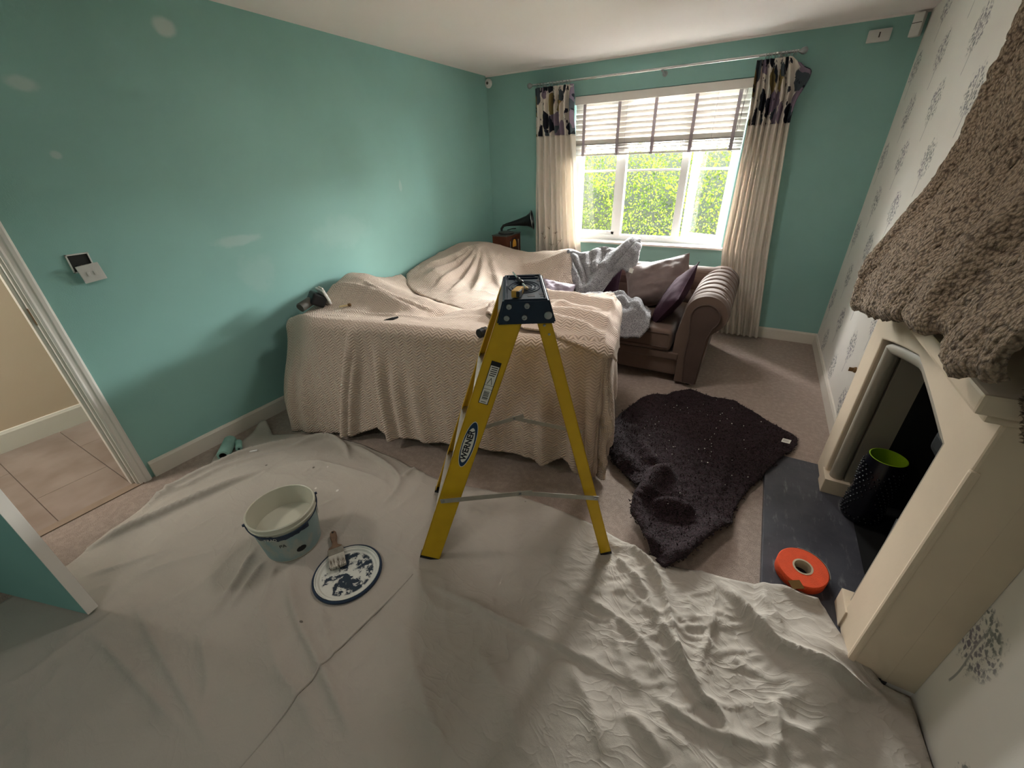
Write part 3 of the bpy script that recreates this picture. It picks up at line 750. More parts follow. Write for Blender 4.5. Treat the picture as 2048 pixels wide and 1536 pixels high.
# tape reel on the hearth, resting on the sheet edge
tp = thing('mesh_tape_roll', 'orange roll of plasterers mesh tape lying on the slate hearth', 'tape', (3.285, -2.93, .034), (.10, -.06, .5))
latheo('tape', [(.036, 0), (.088, 0), (.091, .004), (.091, .046), (.088, .05), (.036, .05), (.036, 0)], 'orange_mesh', tp, seg=48)
latheo('core', [(.030, .001), (.0365, .001), (.0365, .051), (.030, .051), (.030, .001)], 'card_core', tp, seg=36)
bm = bmesh.new(); vs = lathe(bm, [(.0905, .004), (.0945, .01), (.093, .03), (.096, .046), (.0915, .05)], 40)
bmesh.ops.delete(bm, geom=[f for f in bm.faces if not (-.6 < math.atan2(f.calc_center_median().y, f.calc_center_median().x) < 1.3)], context='FACES')
link('torn_wrapper', mesh_of(bm), 'clear_film', tp)
boxo('loose_end', -.09, -.045, -.09, -.055, .05, .0515, 'brass_dark', tp)

# ================================================================== TAUPE THROW over the mantel
def xt(z): return 3.285 + .12 * smooth01((z - 1.1) / .5)
def throw_mesh():
    step = .0075
    ys = np.arange(0, 1.27, step); zs = np.arange(0, 1.02, step)     # y' = distance from far edge, z' = height above hem
    A, B = np.meshgrid(ys, zs, indexing='ij')
    hem = np.interp(A, [0, .04, .15, .35, .6, .85, 1.03, 1.07, 1.12, 1.17, 1.27], [.965, .955, .98, 1.025, 1.09, 1.145, 1.175, 1.135, 1.12, 1.145, 1.185]) + .006 * fbm(A * 14, B * 0 + 2, 5)
    top = 2.02; Zw = hem + (top - hem) * (B / B.max())
    Yw = -2.125 - A - .13 * np.maximum(Zw - 1.0, 0) * np.exp(-A / .5)
    X = xt(Zw)
    fold = ridge(A, Zw, [(.10, .94), (.105, 1.4), (.11, 2.1)], .02, .05, .028, 0) - ridge(A, Zw, [(.045, .94), (.05, 1.4), (.05, 2.1)], .016, .02, .020, 0)
    fold = fold + ridge(A, Zw, [(.35, 1.0), (.30, 1.5), (.26, 2.0)], .06, .10, .018, 0) + ridge(A, Zw, [(.62, 1.02), (.52, 1.5), (.5, 2.0)], .09, .07, .02, 0) + ridge(A, Zw, [(.95, 1.05), (.85, 1.35), (.8, 1.8)], .06, .06, .03, 0)
    X = X - fold - .010 * fbm(A * 5, Zw * 3, 3) - .004 * fbm(A * 45, Zw * 45, 8, 2) - .0025 * fbm(A * 110, Zw * 110, 21, 1)
    curl = smooth01((.03 - (Zw - hem)) / .03); X = X + .02 * curl
    Yw = Yw + .003 * fbm(A * 60, Zw * 60, 12, 2)
    P = np.stack([X, Yw, Zw], -1)
    return grid_mesh(P, np.stack([A, Zw], -1))
th = thing('throw_blanket', 'taupe curly fleece blanket hanging over the mantelpiece at the right edge', 'blanket', (3.3, -2.7, 1.06))
def rel(me, t): me.transform(Matrix.Translation(-Vector(t.location))); return me
o = link('front_layer', rel(throw_mesh(), th), 'sherpa_taupe', th); solid(o, .022, 1)
# under layer: the far side returning to the wall
n1 = 18
zs = np.linspace(.99, 2.02, 120); xs = np.linspace(0, 1, 20); A, B = np.meshgrid(xs, zs, indexing='ij')
X = xt(B) + .012 + A * (3.50 - xt(B)); Y = -2.135 + .012 * A - .13 * np.maximum(B - 1., 0) + .006 * fbm(A * 6, B * 30, 4, 2) + .018 * np.sin(A * 7)
o = link('side_layer', rel(grid_mesh(np.stack([X, Y, B], -1), np.stack([A * .2, B], -1)), th), 'sherpa_taupe', th); solid(o, .018, 0)
# top cover back to the wall
xs = np.linspace(0, 1, 12); ys = np.linspace(0, 1.27, 90); A, B = np.meshgrid(xs, ys, indexing='ij')
X = 3.40 + A * .115; Y = -2.125 - B - .13 * 1.02 * np.exp(-B / .5); Z = 2.02 + .015 * np.sin(A * PI) + .004 * fbm(A * 8, B * 30, 7)
o = link('top_layer', rel(grid_mesh(np.stack([X, Y, Z], -1)), th), 'sherpa_taupe', th); solid(o, .018, 0)
xs = np.linspace(0, 1, 24); zs = np.linspace(0, 1, 26); A, B = np.meshgrid(xs, zs, indexing='ij')
Zb = np.interp(A, [0, .2, .5, .8, 1], [1.12, 1.045, 1.03, 1.08, 1.14]); Z = Zb + (1.19 - Zb) * B
X = 3.385 + A * .13; Y = -3.345 - .02 * np.sin(A * 6) * (1 - B) - .006 * fbm(A * 8, Z * 30, 33, 2)
o = link('end_drape', rel(grid_mesh(np.stack([X, Y, Z], -1)), th), 'sherpa_taupe', th); solid(o, .02, 0)
# curls of pile along the silhouettes, one uncountable mass
def tufts(me_src, n, size, seed, band=None):
    R2 = np.random.default_rng(seed); me = me_src; nv = len(me.vertices); co = np.empty(nv * 3, np.float32); me.vertices.foreach_get('co', co); co = co.reshape(-1, 3)
    no = np.empty(nv * 3, np.float32); me.vertices.foreach_get('normal', no); no = no.reshape(-1, 3)
    cand = np.arange(nv) if band is None else np.where(band(co))[0]
    pick = R2.choice(cand, n); p = co[pick] + R2.normal(0, .004, (n, 3)); nn = no[pick]
    a = R2.normal(0, 1, (n, 3)); a /= np.linalg.norm(a, axis=1, keepdims=True)
    d = nn * .6 + a * .8; d /= np.linalg.norm(d, axis=1, keepdims=True); s = np.cross(d, a + .01); s /= np.linalg.norm(s, axis=1, keepdims=True) + 1e-9
    L = size * R2.uniform(.5, 1.2, (n, 1)); w_ = L * .22
    V = np.concatenate([p - s * w_, p + s * w_, p + d * L * .6 + s * w_ * .9 + a * L * .1, p + d * L + a * L * .35, p + d * L * .6 - s * w_ * .9 + a * L * .1], 1).reshape(-1, 3)
    f = np.arange(n)[:, None] * 5 + np.array([[0, 1, 2, 3, 4]])
    m2 = bpy.data.meshes.new('tufts'); m2.from_pydata(V.tolist(), [], f.tolist()); m2.update(); return m2
FLIP = -1
tf = tufts(th.children[0].data if th.children else o.data, 26000, .013, 4)
tag(link('pile', tf, 'sherpa_taupe', th), kind='stuff')

# ================================================================== DUST SHEET on the floor
def P_(*a, z=.02): return [floor_pt(x, y, z) for x, y in a]
sheet_poly = [(.36, -4.52)] + P_((130, 1130), (220, 1062), (310, 1000), (360, 965), (415, 935), (432, 905), (470, 895), (520, 852), (537, 850), (545, 868), (600, 866), (650, 868), (720, 885), (790, 915), (850, 945), (905, 966), (960, 976), (1030, 990), (1100, 1012), (1150, 1032), (1200, 1055), (1250, 1085), (1290, 1108), (1340, 1130), (1400, 1140), (1440, 1152), (1500, 1163), (1527, 1172)) + \
    [(3.20, -3.045), (3.29, -3.035), (3.36, -3.07), (3.40, -3.17), (3.42, -3.23), (3.50, -3.285), (3.575, -3.29), (3.578, -3.5), (3.578, -5.1), (.5, -5.1), (.42, -4.9), (.38, -4.7)]
FOLDS = [  # pixel polylines on the floor, left width, right width, height
    (((110, 1108), (220, 1052), (330, 995), (430, 940), (520, 905), (640, 880), (720, 890)), .03, .035, .028),
    (((132, 1122), (250, 1072), (400, 1003), (470, 972), (548, 937)), .018, .05, .034),
    (((300, 985), (360, 985), (440, 945), (500, 925), (590, 900)), .02, .03, .016),
    (((150, 1160), (230, 1140), (300, 1118), (350, 1105)), .03, .03, .012),
    (((250, 1165), (380, 1120), (470, 1100)), .05, .05, .010),
    (((545, 937), (640, 930), (760, 965), (790, 990)), .03, .04, .015),
    (((560, 905), (650, 880), (690, 895), (700, 930)), .014, .03, .022),
    (((690, 885), (760, 925), (800, 965), (770, 1010), (738, 1026)), .012, .035, .020),
    (((800, 965), (830, 940), (860, 948)), .02, .02, .014),
    (((520, 1088), (480, 1160), (440, 1220), (405, 1262)), .02, .03, .018),
    (((545, 1105), (500, 1170), (455, 1235)), .014, .022, .016),
    (((560, 1110), (535, 1190), (500, 1270)), .014, .02, .010),
    (((575, 1118), (592, 1230), (640, 1330), (690, 1440), (730, 1536)), .03, .05, .022),
    (((615, 1120), (640, 1200), (660, 1290), (700, 1350)), .03, .03, .013),
    (((530, 1200), (555, 1330), (620, 1430), (650, 1536)), .06, .06, .014),
    (((826, 1152), (760, 1222), (690, 1292), (640, 1352), (600, 1400), (540, 1470), (480, 1536)), .008, .010, .008),
    (((818, 1160), (750, 1235), (680, 1305), (635, 1360), (590, 1412)), .02, .012, -.005),
    (((826, 1155), (960, 1225), (1100, 1292), (1280, 1382), (1330, 1412)), .010, .045, .013),
    (((1280, 1382), (1370, 1445), (1450, 1480), (1560, 1505)), .012, .04, .014),
    (((1230, 1062), (1275, 1110), (1300, 1140), (1325, 1190), (1345, 1280), (1365, 1345), (1420, 1400), (1440, 1430)), .018, .030, .026),
    (((1180, 1085), (1240, 1130), (1290, 1190), (1310, 1250), (1335, 1300)), .018, .022, .015),
    (((1130, 1170), (1190, 1215), (1260, 1265), (1310, 1330), (1335, 1380)), .02, .025, .014),
    (((1300, 1210), (1330, 1270), (1370, 1350), (1400, 1400), (1440, 1440), (1470, 1536)), .016, .03, .024),
    (((1425, 1150), (1455, 1190), (1495, 1245), (1530, 1290), (1600, 1345), (1680, 1390), (1790, 1425)), .02, .07, .045),
    (((1430, 1215), (1410, 1290), (1395, 1340), (1375, 1352)), .014, .018, .014),
    (((1425, 1165), (1475, 1225), (1500, 1270)), .010, .016, .012),
    (((1530, 1175), (1600, 1215), (1645, 1222), (1690, 1260)), .02, .035, .020),
    (((1500, 1190), (1530, 1230), (1560, 1290)), .02, .03, .016),
    (((1520, 1390), (1545, 1430), (1550, 1480), (1548, 1536)), .014, .03, .022),
    (((1545, 1400), (1570, 1415), (1572, 1440)), .008, .012, .009),
    (((1545, 1455), (1600, 1475), (1640, 1500)), .012, .02, .012),
    (((1690, 1310), (1750, 1350), (1800, 1395)), .010, .02, .020),
    (((170, 1262), (230, 1310), (300, 1388), (400, 1500)), .025, .025, .012),
    (((260, 1185), (320, 1300), (380, 1410), (440, 1536)), .03, .03, .012),
    (((1120, 1320), (1180, 1420), (1210, 1536)), .05, .05, .014),
    (((950, 1290), (1010, 1400), (1060, 1536)), .06, .06, .014),
    (((800, 1230), (840, 1370), (900, 1536)), .07, .05, .012),
    (((1240, 1420), (1300, 1480), (1330, 1536)), .03, .04, .016),
    (((400, 1262), (420, 1360), (400, 1440)), .03, .03, .009),
]
def sheet_h(X, Y):
    Z = .006 + .012 * (fbm(X * 1.6, Y * 1.6, 2) + 1) * .5
    for pts, wl, wr, amp in FOLDS:
        Z = Z + ridge(X, Y, [floor_pt(*p) for p in pts], wr * .62, wl * .62, amp * 1.5, .3, 1.15)
    # crumpled area right of the ladder: short sharp creases running down-right
    k = np.exp(-(((X - 2.75) / .42) ** 2 + ((Y + 3.42) / .36) ** 2)) + .6 * np.exp(-(((X - 3.1) / .3) ** 2 + ((Y + 3.45) / .3) ** 2))
    c, s_ = math.cos(.55), math.sin(.55); Xr = X * c + Y * s_; Yr = -X * s_ + Y * c
    cr = 1 - np.abs(fbm(Xr * 6, Yr * 13, 31, 3)) ; cr2 = 1 - np.abs(fbm(Xr * 16 + 4, Yr * 26, 37, 2))
    Z = Z + k * (.010 * cr ** 3 + .0035 * cr2 ** 3)
    wx = X + .15 * vnoise(X * 2, Y * 2, 5); wy = Y + .15 * vnoise(X * 2 + 9, Y * 2, 6)
    Z = Z + .009 * (1 - np.abs(fbm(wx * 2.4 + 3, wy * 1.5, 53, 2))) ** 7 + .004 * (1 - np.abs(fbm(wx * 5 + 3, wy * 4, 57, 2))) ** 6
    # over the hearth, and heaped against the surround and the right wall
    hs = smooth01((X - 3.125) / .035) * smooth01((Y + 3.31) / .06); Z = Z + .031 * hs
    Z = Z + .075 * np.exp(-(((X - 3.33) / .12) ** 2 + ((Y + 3.38) / .16) ** 2)) + .05 * smooth01((X - 3.38) / .12) * np.exp(-((Y + 3.7) / .35) ** 2)
    # raised edge piece by the left skirting
    Z = Z + .05 * np.exp(-(((X - .12) / .05) ** 2 + ((Y + 3.30) / .05) ** 2))
    # pressed flat under bucket, lid and ladder feet
    for (cx, cy, r) in ((1.19, -3.83, .15), (1.575, -3.84, .16), (1.85, -3.6, .06), (2.54, -3.2, .05), (1.6, -3.22, .05), (2.28, -2.82, .05)):
        d = np.hypot(X - cx, Y - cy); k2 = smooth01((d - r * .85) / (r * .45)); Z = .008 * (1 - k2) + Z * k2
    # flat where the door leaf passes
    d, _, _ = polydist(X, Y, [(0, -4.72), (.80, -4.47)]); k2 = smooth01((d - .02) / .06); Z = np.where(X < .9, .006 * (1 - k2) + Z * k2, Z)
    return Z
ds = link('dust_sheet', poly_sheet(sheet_poly, .008, sheet_h), 'dust_sheet_cotton'); solid(ds, .0015, 1)
sp_ = catmull([floor_pt(*p) for p in ((826, 1152), (760, 1222), (690, 1292), (640, 1352), (600, 1400), (540, 1470), (470, 1550))], 12)
hz_ = sheet_h(sp_[:, 0], sp_[:, 1]); tubeo('seam', [(p[0], p[1], float(z) + .0005) for p, z in zip(sp_, hz_)], .0045, 'dust_sheet_cotton', ds, 6)
tag(ds, 'large off-white cotton dust sheet, creased and paint spotted, over the floor', 'dust sheet')

# ================================================================== NEAR SOFA under the throw (only castors and shadowed base show)
dS = np.array([.972, .235]); dS = dS / np.linalg.norm(dS); dT = np.array([-dS[1], dS[0]]); O0 = np.array([.335, -3.182])
def loc2(s, t): return O0 + s * dS + t * dT
angS = math.atan2(dS[1], dS[0])
ns = thing('sofa', 'near sofa hidden under the cream chevron throw, only its dark castor feet showing', 'sofa', (O0[0], O0[1], 0), (0, 0, angS))
boxo('carcass', .14, 2.02, .14, .80, .14, .40, 'sofa_velvet_dark', ns, bev=.03)
boxo('backrest', .16, 2.00, .14, .36, .38, .70, 'sofa_velvet_dark', ns, bev=.06)
for s in (.25, 1.86):
    for tt in (.10, .72):
        latheo('castor_foot', [(0, 0), (.02, 0), (.026, .02), (.02, .045), (.03, .06), (.036, .1), (.034, .15), (0, .15)], 'dark_wood', ns, (s, tt, 0), 16)
# top surface control points (world x, y, z)
TOPC = [(.20, -2.98, .70), (.35, -3.02, .76), (.50, -3.05, .79), (.85, -2.97, .795), (1.18, -2.91, .80), (1.49, -2.85, .80), (1.78, -2.80, .80), (2.04, -2.75, .805), (2.30, -2.66, .80),
        (.12, -2.75, .765), (.16, -2.62, .79), (.22, -2.27, .85), (.12, -2.25, .84), (.40, -2.33, .815), (.56, -2.33, .79), (.83, -2.34, .75), (1.06, -2.30, .69),
        (.36, -2.69, .735), (.70, -2.62, .715), (.93, -2.59, .72), (1.08, -2.46, .70), (1.05, -2.10, .62), (1.0, -1.78, .60), (.92, -1.55, .55),
        (1.35, -2.55, .745), (1.45, -2.2, .73), (1.62, -1.80, .705), (1.78, -1.60, .70), (1.95, -1.62, .70), (2.12, -1.62, .72), (2.19, -1.84, .775), (2.30, -2.0, .79), (2.40, -2.35, .80),
        (1.75, -2.45, .775), (2.10, -2.35, .80), (1.9, -2.0, .765), (1.28, -1.9, .66), (1.30, -1.55, .58),
        (.5, -1.95, .56), (.2, -1.95, .66), (.75, -2.0, .55), (.1, -1.7, .68), (.5, -1.6, .55)]
topf = tps(TOPC)
def top_folds(X, Y):
    z = ridge(X, Y, [(.05, -2.62), (.25, -2.50), (.5, -2.46), (.8, -2.50), (1.05, -2.5)], .02, .05, .020)      # twin bands on the left mound
    z = z + ridge(X, Y, [(.22, -2.36), (.5, -2.42), (.8, -2.45), (1.1, -2.42)], .015, .02, .014)
    z = z + ridge(X, Y, [(.40, -2.83), (.7, -2.70), (1.0, -2.66), (1.25, -2.62)], .02, .03, .014)
    z = z + ridge(X, Y, [(.55, -2.98), (.75, -2.85), (1.0, -2.74)], .02, .03, .010)
    z = z + ridge(X, Y, [(1.15, -2.55), (1.4, -2.30), (1.62, -2.0), (1.7, -1.75)], .03, .04, .018)
    z = z + ridge(X, Y, [(1.25, -2.62), (1.55, -2.5), (1.8, -2.3), (1.95, -2.1)], .03, .05, .016)
    z = z - ridge(X, Y, [(1.0, -2.62), (1.08, -2.4), (1.12, -2.1), (1.15, -1.8)], .04, .04, .025)
    z = z + .008 * fbm(X * 4, Y * 4, 11) + .002 * fbm(X * 18, Y * 18, 13, 2)
    return z
SM = 2.02; RHO = .055
def drape(a, b, extra=0., foldk=1., hem=None):
    """cloth coordinates a (along the sofa back), b (towards the window, negative = hanging)"""
    t0 = .035 + .16 * (1 - smooth01(a / .38))      # crest position sits back at the rounded left end
    p = np.maximum(a - SM, 0); q = np.maximum(-b, 0); r = np.hypot(p, q)
    s_in = np.minimum(a, SM); t_in = np.maximum(b, 0) + t0
    top_x = O0[0] + s_in * dS[0] + t_in * dT[0]; top_y = O0[1] + s_in * dS[1] + t_in * dT[1]
    top_x = np.maximum(top_x, .03)
    z = topf(top_x, top_y) + foldk * top_folds(top_x, top_y) * smooth01((np.maximum(b, 0)) / .05)
    phi = np.arctan2(p, q + 1e-9)                   # 0 = front, pi/2 = right side
    arc = np.minimum(r / RHO, PI / 2); outw = RHO * np.sin(arc); drop = RHO * (1 - np.cos(arc)) + np.maximum(r - RHO * PI / 2, 0)
    hang = smooth01((r - .06) / .5)
    outw = outw - .02 + (t0 - .02) * hang * (np.cos(phi)) * 1.0 + .02 * hang       # front leans out to the floor line on the left
    corner = np.sin(np.clip(2 * phi, 0, PI))
    outw = outw + corner * hang * .04 * np.sin(phi * 10 + 1)
    ox = dS[0] * np.sin(phi) - dT[0] * np.cos(phi); oy = dS[1] * np.sin(phi) - dT[1] * np.cos(phi)
    zz = z - drop * (1 - .05 * corner)
    # hanging folds on the front: crests by along-coordinate, growing downwards
    f = 0 * a
    for (a0, a1, wl, wr, amp, st) in FRONT_FOLDS:
        ac = a0 + (a1 - a0) * np.clip(q / .75, 0, 1.2); d = a - ac; w_ = np.where(d < 0, wl, wr)
        f = f + amp * np.exp(-(d / w_) ** 2) * smooth01((q - st) / .25)
    f = f * (p <= 0) + .006 * fbm(a * 3, b * 2, 17) * hang
    side = (p > 0) * hang * (.018 * np.sin(b * 17 + 1) + .012 * np.sin(b * 31))
    outw = outw + f + side + extra
    return top_x + ox * outw, top_y + oy * outw, zz + np.where(r > 0, 0, extra)
FRONT_FOLDS = [(.62, .41, .012, .05, .045, .0), (.68, .47, .012, .03, .022, .1), (.24, .11, .04, .05, .024, .15), (.12, .0, .03, .04, .030, .1), (.76, .755, .018, .045, .045, .08), (.86, .86, .03, .04, .026, .15), (.96, 1.0, .03, .05, .020, .2), (1.15, 1.2, .06, .07, .016, .3), (1.38, 1.44, .06, .07, .020, .35), (1.60, 1.66, .05, .06, .024, .3), (1.73, 1.74, .03, .05, .034, .2), (1.88, 1.92, .02, .04, .036, .15), (1.97, 2.0, .014, .03, .040, .1)]
th1 = None
def throw_near():
    step = .0105; a = np.arange(-.02, SM + .80, step); b = np.arange(-1.02, 1.36, step); A, B = np.meshgrid(a, b, indexing='ij')
    X, Y, Z = drape(A, B)
    hemf = np.interp(a, [-.02, .1, .21, .49, .58, .66, .75, .86, .98, 1.2, 1.47, 1.66, 1.74, 1.85, 1.95, 2.04, 2.8], [.012, .012, .015, .05, .09, .13, .06, .10, .085, .10, .10, .10, .065, .12, .035, .02, .02])
    # cloth ends at the hem: squash rows below it
    q = np.maximum(-B, 0); 
    mask = Z > hemf[:, None] - .5 * step
    # right flap: limit side drop towards the window
    side = A > SM; lim = np.interp(B, [-1.1, -.3, .0, .35, .62, .8, 1.4], [.75, .70, .66, .60, .5, .30, .1]); mask &= ~(side & (A - SM > lim))
    # far boundary of the cloth on the seat
    tmax = np.interp(A, [0, .5, .9, 1.3, 1.6, 2.0, 2.8], [1.33, 1.25, 1.2, 1.12, .98, .80, .72]); mask &= B < tmax
    # snap the last row on to the hem
    Zc = np.maximum(Z, hemf[:, None] + np.where(side, .0, 0)); Zc = np.where(Z < hemf[:, None] + step, np.maximum(Z, hemf[:, None]), Z)
    return grid_mesh(np.stack([X, Y, Zc], -1), np.stack([A, B], -1), mask=mask)
cream = 'cream chevron throws over the sofas'
t1 = link('throw_blanket', throw_near(), 'cream_chevron'); solid(t1, .006, 1)
tag(t1, 'cream chevron throw covering the near sofa, hanging down to the carpet in folds', 'blanket', cream)
# second throw: rumpled flap on the right end of the near sofa
def throw_flap():
    step = .0105
    poly = np.array([(1.18, .98), (1.22, .62), (1.28, .36), (1.40, .22), (1.52, .14), (1.60, .06), (1.72, .02), (1.84, -.02), (1.96, -.06), (2.04, -.09), (2.12, -.04), (2.17, .04), (2.16, .15), (2.20, .22), (2.22, .34), (2.17, .5), (2.12, .62), (2.10, .74), (2.0, .84), (1.8, .95), (1.5, 1.06), (1.3, 1.08)])
    def h(A, B): return A * 0
    me = poly_sheet(poly, step, h)
    n = len(me.vertices); co = np.empty(n * 3); me.vertices.foreach_get('co', co); co = co.reshape(-1, 3); A, B = co[:, 0], co[:, 1]
    X, Y, Z = drape(A, B, .014)
    d = .03 * (1 - np.abs(fbm(A * 2.2 + 1, B * 4, 61, 2))) ** 2
    f = ridge(A, B, [(1.25, .5), (1.5, .42), (1.75, .30), (2.0, .22), (2.15, .1)], .03, .06, .040) + ridge(A, B, [(1.35, .28), (1.6, .24), (1.85, .14), (2.05, .02)], .02, .05, .030) + ridge(A, B, [(1.3, .9), (1.6, .8), (1.85, .62), (2.05, .5), (2.18, .36)], .04, .06, .045) + ridge(A, B, [(1.6, .62), (1.8, .5), (2.0, .38)], .03, .04, .022)
    bd, _, _ = polydist(A, B, np.vstack([poly, poly[:1]])); f = f * smooth01(bd / .05) + .012 * np.exp(-(bd / .012) ** 2)
    Z = Z + np.where((B > 0) & (A < SM), d * .5 + f, f * .3)
    out = np.where((B <= 0) | (A >= SM), d * .4 + f * .5, 0); X = X - dT[0] * out * (B <= 0) + dS[0] * out * (A >= SM); Y = Y - dT[1] * out * (B <= 0) + dS[1] * out * (A >= SM)
    me.vertices.foreach_set('co', np.stack([X, Y, Z], -1).ravel()); me.update(); return me
t2 = link('throw_blanket', throw_flap(), 'cream_chevron'); solid(t2, .008, 1)
tag(t2, 'cream chevron throw bunched over the right end of the near sofa behind the ladder', 'blanket', cream)
# third throw over the back-left of the window sofa
T3C = [(.05, -1.3, .76), (.10, -1.0, .81), (.14, -.72, .84), (.28, -.75, .855), (.36, -.62, .83), (.52, -.62, .79), (.82, -.58, .765), (1.27, -.58, .80), (1.02, -.58, .765),
       (.3, -1.0, .80), (.12, -1.75, .66), (.17, -1.72, .655), (.36, -1.84, .60), (.66, -1.93, .60), (.96, -2.02, .60), (1.08, -1.82, .60), (1.10, -1.6, .56), (.66, -.98, .655), (.94, -.86, .57), (1.38, -.86, .50),
       (.5, -1.4, .63), (.8, -1.35, .58), (1.1, -1.2, .52), (1.4, -1.2, .49), (1.15, -.75, .66), (1.32, -.68, .70), (.35, -1.5, .70), (.3, -.3, .70), (.8, -.38, .70), (1.2, -.38, .70)]
t3f = tps(T3C)
def t3h(X, Y):
    z = t3f(X, Y)
    apex = (.34, -.72)
    for (ex, ey), w_, am in (((.10, -1.6), .04, .03), ((.25, -1.7), .03, .025), ((.42, -1.72), .03, .035), ((.60, -1.75), .03, .03), ((.80, -1.7), .04, .03), ((1.0, -1.45), .05, .02)):
        z = z + ridge(X, Y, [apex, ((apex[0] + ex) / 2 + .02, (apex[1] + ey) / 2), (ex, ey)], w_, w_ * .6, am, .3)
    for (sx, sy, ex, ey) in ((1.30, -.62, .9, -1.0), (1.33, -.68, 1.05, -1.1), (1.36, -.74, 1.2, -1.1), (1.25, -.60, .75, -.8)):
        z = z + ridge(X, Y, [(sx, sy), (ex, ey)], .018, .025, .016, .3)
    return z + .008 * fbm(X * 4, Y * 4, 71) + .008 * (1 - np.abs(fbm(X * 6 + 2, Y * 3, 77, 2))) ** 3
t3poly = [(.035, -1.40), (.04, -1.0), (.05, -.6), (.12, -.36), (.5, -.34), (1.0, -.34), (1.30, -.34), (1.36, -.55), (1.42, -.8), (1.46, -1.05), (1.44, -1.3), (1.2, -1.5), (1.13, -1.8), (1.02, -2.05), (.90, -2.03), (.68, -1.95), (.45, -1.87), (.30, -1.84), (.17, -1.78), (.06, -1.65)]
t3 = link('throw_blanket', poly_sheet(t3poly, .0105, t3h), 'cream_chevron'); solid(t3, .007, 1)
tag(t3, 'cream chevron throw heaped over the back left of the window sofa below the gramophone', 'blanket', cream)

# ================================================================== WINDOW SOFA
ws = thing('sofa', 'brown velvet chesterfield sofa under the window, buttoned rolled right arm showing', 'sofa', (1.5, -.9, 0))
ox, oy = 1.5, -.9
boxo('base', .45 - ox, 2.50 - ox, -1.37 - oy, -.42 - oy, .07, .235, 'sofa_velvet', ws, bev=.02)
bm = bmesh.new(); box(bm, .45 - ox, 2.50 - ox, -1.395 - oy, -1.36 - oy, .205, .265, .014, seg=3); link('front_rail', mesh_of(bm, True), 'sofa_velvet', ws)
def soft_box(name, x0, x1, y0, y1, z0, z1, m, parent, r=.05):
    bm = bmesh.new(); box(bm, x0, x1, y0, y1, z0, z1, r, seg=5); return link(name, mesh_of(bm, True), m, parent)
for i, (a, b_) in enumerate(((.62, 1.22), (1.23, 1.83), (1.84, 2.435))):
    c = soft_box('seat_cushion', a - ox, b_ - ox, -1.41 - oy, -.62 - oy, .27, .445, 'sofa_velvet', ws)
    zt = .27 + .1
    for zz in (.305, .415):
        tubeo('piping', [(a - ox + .02, -1.412 - oy, zz), (b_ - ox - .02, -1.412 - oy, zz)], .004, 'sofa_velvet_dark', c, 6)
# rolled arm: extruded profile with pleats and buttons
def arm(x_c, mirror=1):
    th_ = np.linspace(-PI * .62, PI * 1.02, 60)    # roll outline
    r = .152
    prof = [(2.66, .03), (2.672, .25), (2.69, .44)]
    roll = [(2.635 + r * math.cos(a), .585 + r * math.sin(a)) for a in np.linspace(-.95, PI * .98, 44)]
    prof = prof + roll + [(2.468, .50), (2.458, .42), (2.455, .25), (2.50, .20), (2.50, .03)]
    prof = np.array(prof); ys = np.linspace(-1.385, -.40, 90)
    U, Yv = np.meshgrid(np.arange(len(prof)), ys, indexing='ij'); X = prof[:, 0][:, None] + 0 * Yv; Z = prof[:, 1][:, None] + 0 * Yv
    c = np.array([2.635, .585]); dx = X - c[0]; dz = Z - c[1]; rr = np.hypot(dx, dz) + 1e-6; ang = np.arctan2(dz, dx)
    on = smooth01((ang + .3) / .5) * smooth01((PI * .93 - ang) / .4) * (Z > .45)
    ph = (Yv + 1.30) / .135; near = np.abs(ph - np.round(ph)) * .135; ok = (Yv > -1.30)
    groove = -.022 * np.exp(-(near / .014) ** 2) * on * ok
    bt = ((ang - 1.9) / .16) ** 2 + (near / .018) ** 2; bt2 = ((ang - .85) / .16) ** 2 + ((np.abs(ph - .5 - np.round(ph - .5)) * .135) / .018) ** 2
    groove = groove - .022 * np.exp(-bt) * on * ok - .010 * np.exp(-bt2) * on * ok
    end = smooth01((-1.33 - Yv) / .06) * .012
    X = X + dx / rr * (groove - end * (Z > .45)); Z = Z + dz / rr * (groove - end * (Z > .45))
    P = np.stack([X - ox, Yv - oy, Z], -1); me = grid_mesh(P)
    bm = bmesh.new(); bm.from_mesh(me); bm.verts.ensure_lookup_table(); n = len(prof); m_ = len(ys)
    bm.faces.new([bm.verts[i * m_] for i in range(n)]); bm.faces.new([bm.verts[i * m_ + m_ - 1] for i in range(n)][::-1])
    me2 = mesh_of(bm, True)
    return me2
am = arm(0); o = link('arm_right', am, 'sofa_velvet', ws)
o2 = o.copy(); o2.name = 'arm_left'; COL.objects.link(o2); o2.parent = ws; o2.scale = (-1, .78, .84); o2.location = (.09, 0, 0)
# keyhole panel on the arm front with piping
kp = [(2.565, .04), (2.648, .04), (2.662, .25), (2.672, .42)] + [(2.635 + .095 * math.cos(a), .575 + .095 * math.sin(a)) for a in np.linspace(-.85, PI + .15, 24)] + [(2.552, .45), (2.548, .25)]
bm = bmesh.new(); prism(bm, [(p[0] - ox, p[1]) for p in kp], -1.405 - oy, -1.38 - oy, 'y'); pnl = link('arm_panel', mesh_of(bm), 'sofa_velvet_dark', ws)
tubeo('piping', [(p[0] - ox, -1.406 - oy, p[1]) for p in kp], .005, 'sofa_velvet_dark', pnl, 6, True)
